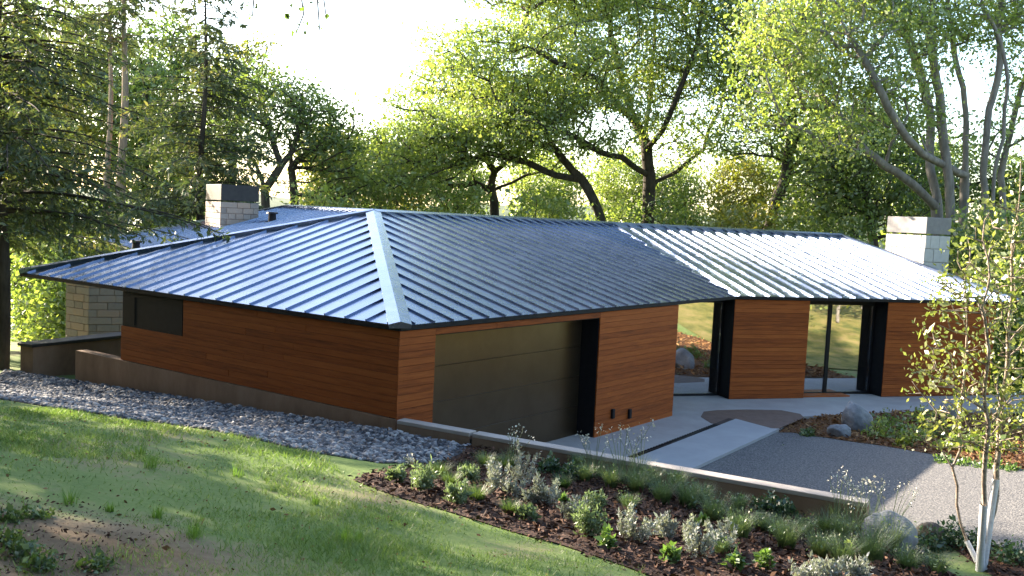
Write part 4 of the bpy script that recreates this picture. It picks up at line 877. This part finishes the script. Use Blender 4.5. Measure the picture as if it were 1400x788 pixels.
# debris on the lawn
x, y = scatter(lawn_poly, 5200, rg); k_ = (np.hypot(x, y) < 17); x, y = x[k_], y[k_]; c = np.stack([x, y, hgt(x, y) + .02], 1); d = rg.normal(size=c.shape); d[:, 2] *= .25
o = link('lawn_litter', leaf_mesh(quads(c, .03, aspect=.55, rng=rg, dirs=d)), MT['fallen']); tag(o, 'scattered dry leaves lying on the lawn', 'leaves', kind='stuff')
# bare soil with weeds at the lower left
soil_poly = [drop(px, py) for px, py in [(-40, 692), (30, 680), (90, 688), (150, 700), (190, 722), (235, 738), (215, 756), (160, 758), (140, 772), (185, 800), (150, 830), (-60, 830)]]
o = link('soil_litter', chips(soil_poly, 1800, rg, .024, .012), MT['chips']); tag(o, 'dark crumbs of bark and leaf on the bare soil', 'litter', kind='stuff')
# ---------------------------------------------------------------- plants
def blades_mesh(n, h, spread, width, lean, rng, seg=3):
    """curved grass blades as strips"""
    a = rng.random(n) * 2 * PI; r0 = spread * .35 * np.sqrt(rng.random(n)); L = h * rng.uniform(.55, 1.15, n); ln_ = lean * rng.uniform(.2, 1.2, n)
    b = np.stack([np.cos(a) * r0, np.sin(a) * r0, np.zeros(n)], 1); a2 = a + rng.normal(size=n) * .6; d = np.stack([np.cos(a2), np.sin(a2), 0 * a2], 1); s = np.stack([-np.sin(a2), np.cos(a2), 0 * a2], 1)
    V_ = []
    for j in range(seg + 1):
        t = j / seg; p = b + d * (L * ln_ * t ** 1.8)[:, None]; p[:, 2] += L * t * (1 - .25 * ln_ * t); w_ = width * (1 - t * .9); V_ += [p - s * w_, p + s * w_]
    V_ = np.stack(V_, 1).reshape(-1, 3); I_ = []
    st = (seg + 1) * 2
    for j in range(seg): I_.append(np.arange(n)[:, None] * st + np.array([2 * j, 2 * j + 1, 2 * j + 3, 2 * j + 2])[None])
    return npmesh(V_, np.stack(I_, 1).reshape(-1), 4)
def spikes_mesh(n, h, spread, leaf, rng, per=70):
    """upright leafy spikes"""
    cs, ds = [], []
    for i in range(n):
        a = rng.random() * 2 * PI; tilt = rng.uniform(.03, .6); d = np.array([math.cos(a) * tilt, math.sin(a) * tilt, 1]); d /= np.linalg.norm(d); L = h * rng.uniform(.5, 1.1) * (1 - .3 * tilt)
        b = np.array([math.cos(a), math.sin(a), 0]) * spread * .3 * rng.random(); t = rng.random(per) ** .8; c = b + d[None] * (t * L)[:, None]
        rad = .02 + .03 * (1 - t); e = rng.normal(size=(per, 3)) * .8 + np.array([0, 0, .9]); cs.append(c + rng.normal(size=c.shape) * rad[:, None] * .5); ds.append(e)
    return leaf_mesh(quads(np.concatenate(cs), leaf, aspect=.38, rng=rng, dirs=np.concatenate(ds)))
def bush_mesh(n, rx, rz, leaf, rng):
    d = rng.normal(size=(n, 3)); d /= np.linalg.norm(d, axis=1)[:, None]; d[:, 2] = np.abs(d[:, 2]); r = rng.random(n) ** .45; lump = 1 + .25 * np.sin(d[:, 0] * 5 + 1) * np.cos(d[:, 1] * 4)
    return leaf_mesh(quads(d * (r * lump)[:, None] * np.array([rx, rx, rz]), leaf, rng=rng, aspect=.5, up=.3))
def stem_mesh(tops, r=.004): return tubes([(np.stack([np.array([b[0] * .15, b[1] * .15, 0.]), np.array([b[0] * .5, b[1] * .5, b[2] * .55]), np.array(b)]), np.array([r, r, r * .6])) for b in tops])
PLANT = {
    'silver': ('silver_sage', 'silvery white sage with upright woolly spikes in the dark mulch', 'plant', 'silver sage plants in the mulch'),
    'lav': ('lavender_plant', 'grey-green upright lavender clump in the dark mulch', 'plant', 'lavender clumps in the mulch'),
    'mound': ('mound_plant', 'low rounded olive green mound in the dark mulch', 'plant', 'olive mounds in the mulch'),
    'bright': ('leafy_plant', 'small bright green leafy plant in the dark mulch', 'plant', 'bright leafy plants in the mulch'),
    'feather': ('feather_grass', 'feathery green ornamental grass clump beside the retaining wall', 'ornamental grass', 'feathery grasses by the retaining wall'),
    'dark': ('dark_shrublet', 'small dark green shrub close under the retaining wall', 'shrub', 'dark shrublets under the retaining wall'),
    'flower': ('flowering_stalks', 'tall airy flowering stalks with pale seed heads by the retaining wall', 'plant', 'airy flowering stalks by the retaining wall')}
pcount = 0
PSHORT = {'silver': 'silvery white sage', 'lav': 'grey-green lavender clump', 'mound': 'olive green grassy mound', 'bright': 'bright green leafy plant', 'feather': 'feathery green grass clump', 'dark': 'dark green shrublet', 'flower': 'airy pale flowering stalks'}
def plant(kind, px, py, hpx, where=None):
    global pcount; pcount += 1
    rng = np.random.default_rng(900 + pcount); p = drop(px, py); h_ = hpx / F_PX * p.y * {'feather': .6, 'silver': .78, 'flower': .8, 'bright': .7}.get(kind, .85)
    nm, lb, ca, gr = PLANT[kind]; lb = lb if not where else PSHORT[kind] + ' ' + where; root = tag(link(nm, None, loc=(p.x, p.y, p.z)), lb, ca, gr)
    if kind == 'silver': link('foliage', spikes_mesh(12, h_ * 1.35, .3, .036, rng, 95), MT['silver'], root); link('stem', stem_mesh([(rng.normal() * .06, rng.normal() * .06, h_ * .7) for _ in range(5)]), MT['bark'], root)
    elif kind == 'lav': link('foliage', spikes_mesh(24, h_ * 1.05, .28, .04, rng, 55), MT['lav'], root); link('stem', stem_mesh([(rng.normal() * .05, rng.normal() * .05, h_ * .6) for _ in range(5)]), MT['bark'], root)
    elif kind == 'mound': link('foliage', blades_mesh(420, h_ * 1.1, h_ * 1.2, .0035, .8, rng), MT['mound'], root)
    elif kind == 'bright': link('foliage', bush_mesh(320, h_ * .45, h_, .055, rng), MT['bright'], root); link('stem', stem_mesh([(rng.normal() * .04, rng.normal() * .04, h_ * .8) for _ in range(5)]), MT['mound'], root)
    elif kind == 'feather': link('foliage', blades_mesh(520, h_ * 1.1, h_ * .8, .0032, .65, rng), MT['feather'], root); link('seed_heads', leaf_mesh(quads(rng.normal(size=(120, 3)) * np.array([h_ * .35, h_ * .35, h_ * .14]) + np.array([0, 0, h_ * .8]), .03, aspect=.4, rng=rng)), MT['feather'], root).__setitem__('kind', 'stuff')
    elif kind == 'dark': link('foliage', bush_mesh(520, h_ * .8, h_, .05, rng), MT['darkbush'], root); link('stem', stem_mesh([(rng.normal() * .08, rng.normal() * .08, h_ * .7) for _ in range(6)]), MT['bark'], root)
    else:
        tops = [(rng.normal() * h_ * .22, rng.normal() * h_ * .22, h_ * rng.uniform(.6, 1.05)) for _ in range(9)]; link('stem', stem_mesh(tops, .0035), MT['lav'], root)
        c = np.concatenate([np.array(t)[None] + rng.normal(size=(9, 3)) * np.array([.025, .025, .035]) for t in tops]); link('seed_heads', leaf_mesh(quads(c, .022, aspect=.7, rng=rng)), MT['flower'], root).__setitem__('kind', 'stuff')
        link('foliage', blades_mesh(160, h_ * .5, h_ * .5, .003, .6, rng), MT['feather'], root)
for kind, L in {
    'silver': [(676, 670, 48, 'with a single tall spire at the middle of the mulch'), (714, 664, 54, 'beside the spired one, tallest near the garage door'), (747, 692, 44, 'beside the orange-brown mulch patch'), (868, 742, 56, 'with slanting spikes at the lawn edge of the mulch'), (955, 764, 62, 'broadest of all, at the lawn edge of the mulch'), (905, 737, 34, 'low, between the two largest silver sages'), (782, 712, 30, 'small, left of the tall pale lavender'), (1100, 800, 38), (1137, 798, 40), (1178, 800, 42), (700, 680, 26, 'low, between the spired and the tallest sage'), (730, 690, 20, 'smallest, left of the one by the orange-brown patch'), (985, 752, 40, 'right beside the broadest silver sage')],
    'lav': [(580, 672, 44, 'tallest near the pointed tip of the bed'), (542, 660, 26, 'closest to the pointed tip of the bed'), (628, 690, 38, 'at the lawn edge beside an olive mound'), (805, 735, 54, 'tallest and palest, at the lawn edge mid-bed'), (720, 712, 22, 'lowest, at the lawn edge mid-bed'), (812, 700, 34, 'just behind the tall pale lavender'), (640, 660, 26, 'behind the mounds near the rock strip')],
    'mound': [(652, 686, 26), (697, 704, 24), (602, 652, 24, 'beside the end of the rock strip'), (664, 640, 24), (615, 665, 22), (690, 642, 22), (640, 650, 20), (770, 668, 22), (1062, 735, 34), (1130, 730, 36)],
    'bright': [(830, 752, 38, 'beside the tall pale lavender at the lawn edge'), (917, 770, 32, 'between the two largest silver sages'), (1005, 780, 38), (1045, 778, 36), (770, 690, 16), (960, 720, 20)],
    'feather': [(800, 660, 40), (835, 668, 46), (870, 675, 50), (850, 650, 40), (905, 690, 56), (940, 695, 60), (890, 668, 46), (925, 672, 46), (975, 715, 62), (1010, 738, 66), (960, 690, 48), (1075, 752, 66), (1120, 765, 60), (1040, 728, 44), (1150, 775, 70), (1190, 770, 80), (1100, 735, 44), (1215, 755, 80), (1240, 785, 60), (1150, 740, 52), (860, 700, 40), (1010, 700, 40), (790, 640, 30), (985, 760, 40), (1280, 790, 50)],
    'dark': [(752, 646, 26, 'against the retaining wall below the garage door'), (1050, 702, 34, 'under the middle of the retaining wall, larger of two'), (1072, 708, 30, 'under the middle of the retaining wall, smaller of two'), (965, 672, 26, 'close under the wall opposite the apron slab'), (1300, 745, 40, 'behind the birch stems beside the brown boulder'), (1270, 752, 36, 'in front of the brown boulder'), (1385, 770, 40, "right of the birch's white wraps by the driveway"), (780, 655, 24, 'among grasses right of the garage door stalks'), (1330, 752, 34, "directly behind the birch's white wraps")],
    'flower': [(698, 640, 66, 'standing before the garage door'), (812, 652, 90, 'before the dark garage door jamb'), (848, 660, 110, 'tallest, before the cedar pier by the wall lights'), (875, 660, 96, 'before the cedar pier, right of the tallest stalks'), (1165, 730, 96), (1190, 735, 110), (1215, 735, 100, 'beside the slate boulder at the wall end'), (1145, 715, 76, 'shortest of those before the dark gravel drive'), (560, 640, 20, 'tiny, beside the rock strip corner')]}.items():
    for a in L: plant(kind, *a)
# bright tall grass tufts on the lawn
for q, (px, py, hp) in enumerate([(265, 735, 30), (95, 690, 24), (206, 640, 22), (192, 622, 16), (325, 652, 18), (470, 740, 26), (215, 708, 20), (490, 742, 18), (430, 690, 14), (150, 700, 14)]):
    rng = np.random.default_rng(1200 + q); p = drop(px, py); h_ = hp / F_PX * p.y * 1.1
    o = link('grass_tuft', blades_mesh(46, h_, h_ * 1.1, .0035, .5, rng), MT['tuft'], None, (p.x, p.y, p.z)); tag(o, 'bright green tall grass tuft standing on the thin lawn', 'grass tuft', 'tall grass tufts on the lawn')
for q, (px, py, hp, wd) in enumerate([(12, 712, 14, 40), (30, 760, 22, 60), (8, 742, 18, 50), (55, 778, 20, 50), (130, 778, 16, 44), (50, 708, 10, 36)]):
    rng = np.random.default_rng(1250 + q); p = drop(px, py); k_ = p.y / F_PX
    o = tag(link('weed_patch', None, loc=(p.x, p.y, p.z)), ['small weed tuft at the upper edge of the bare soil, by the lawn', 'broadest green weed patch in the middle of the bare soil', 'weed patch just above the broadest one on the bare soil', 'weed patch on the bare soil just right of the broadest one', 'weed patch on the bare soil farthest toward the rock strip side', 'lowest sparse weed tuft near the grassy edge of the bare soil'][q], 'weeds', 'weeds on the bare soil'); link('foliage', bush_mesh(260, wd * k_ * .6, hp * k_, .035, rng), MT['mound'], o); link('stem', stem_mesh([(rng.normal() * .08, rng.normal() * .08, hp * k_ * .7) for _ in range(5)], .002), MT['mound'], o)
# groundcover and shrubs in the leafy bed
for q, (px, py, hp, m_) in enumerate([(1105, 598, 12, 'mound'), (1200, 600, 26, 'oakleaf'), (1228, 598, 30, 'darkleaf'), (1255, 606, 32, 'oakleaf'), (1280, 600, 30, 'darkleaf'), (1235, 612, 18, 'yellowleaf'), (1300, 616, 22, 'oakleaf'), (1330, 618, 30, 'darkleaf'), (1365, 620, 30, 'oakleaf'), (1210, 585, 24, 'darkleaf'), (1260, 580, 26, 'oakleaf')]):
    rng = np.random.default_rng(1300 + q); p = drop(px, py, False); h_ = hp / F_PX * p.y
    root = tag(link('garden_shrub', None, loc=(p.x, p.y, p.z)), ['low olive tuft beside the smaller pale boulder in the leafy bed', 'light green shrub right of the large grey-blue boulder', 'dark green shrub in the leafy bed, next to the light green one by the boulder', 'light green shrub mid leafy bed close to the driveway edge', 'dark green shrub mid leafy bed left of the birch leaves', 'low yellowing shrub on the driveway edge of the leafy bed', 'light green shrub behind the left birch stem in the leafy bed', 'dark green shrub behind the middle birch stem in the leafy bed', 'light green shrub behind the right birch stem in the leafy bed', 'dark green shrub near the walk right of the large boulder', 'light green shrub near the walk toward the dark boulder'][q], 'shrub', 'shrubs in the leafy bed'); link('foliage', bush_mesh(300, h_ * .8, h_, .075, rng), MT[m_], root); link('stem', stem_mesh([(rng.normal() * .1, rng.normal() * .1, h_ * .8) for _ in range(6)]), MT['bark'], root)
for q, px in enumerate([1292, 1318, 1345, 1362, 1385]):
    rng = np.random.default_rng(1400 + q); p = drop(px, 634 + (px - 1292) * .12, False); h_ = 11 / F_PX * p.y
    o = link('edging_plant', None, loc=(p.x, p.y, p.z)); link('foliage', bush_mesh(220, h_ * 1.3, h_, .06, rng), MT['bright'], o); tag(o, 'low yellow-green plant edging the sunny side of the driveway', 'plant', 'low plants edging the driveway')
# boulders
def boulder(label, px, py, wpx, hpx, m_, near, seed, dx=1.0):
    rng = np.random.default_rng(seed); p = drop(px, py, near); k = p.y / F_PX; rx, rz = wpx * k / 2, hpx * k * .62
    bm = bmesh.new(); bmesh.ops.create_icosphere(bm, subdivisions=4, radius=1)
    ax = rng.normal(size=(9, 3)); ax /= np.linalg.norm(ax, axis=1)[:, None]; cut = rng.uniform(.62, .9, 9); ph = rng.random(6) * 6
    for v_ in bm.verts:
        c = np.array(v_.co)
        for a, ct_ in zip(ax, cut):
            e = c @ a - ct_
            if e > 0: c -= a * e * .85
        c = c * (1 + .035 * math.sin(7 * c[0] + ph[0]) * math.sin(6 * c[1] + ph[1]) + .02 * math.sin(15 * c[2] + ph[2] + 9 * c[0]))
        v_.co = (c[0] * rx, c[1] * rx * dx, c[2] * rz)
    for f in bm.faces: f.smooth = True
    me = bpy.data.meshes.new('b'); bm.to_mesh(me); bm.free(); o = link('boulder', me, MT[m_], None, (p.x, p.y, p.z + rz * .45)); tag(o, label, 'boulder')
boulder('large grey-blue boulder in the leafy bed by the patio door', 1168, 588, 46, 44, 'boulder', False, 1)
boulder('smaller pale grey boulder in front of the large one', 1147, 598, 34, 22, 'boulder', False, 3)
boulder('dark boulder at the walk edge behind the birch leaves', 1298, 575, 34, 32, 'boulder', False, 4)
boulder('large slate grey boulder at the end of the retaining wall', 1215, 745, 74, 52, 'boulder', None, 9)
boulder('mossy brown boulder beside the slate one at the wall end', 1270, 744, 40, 36, 'boulderbrown', None, 6)
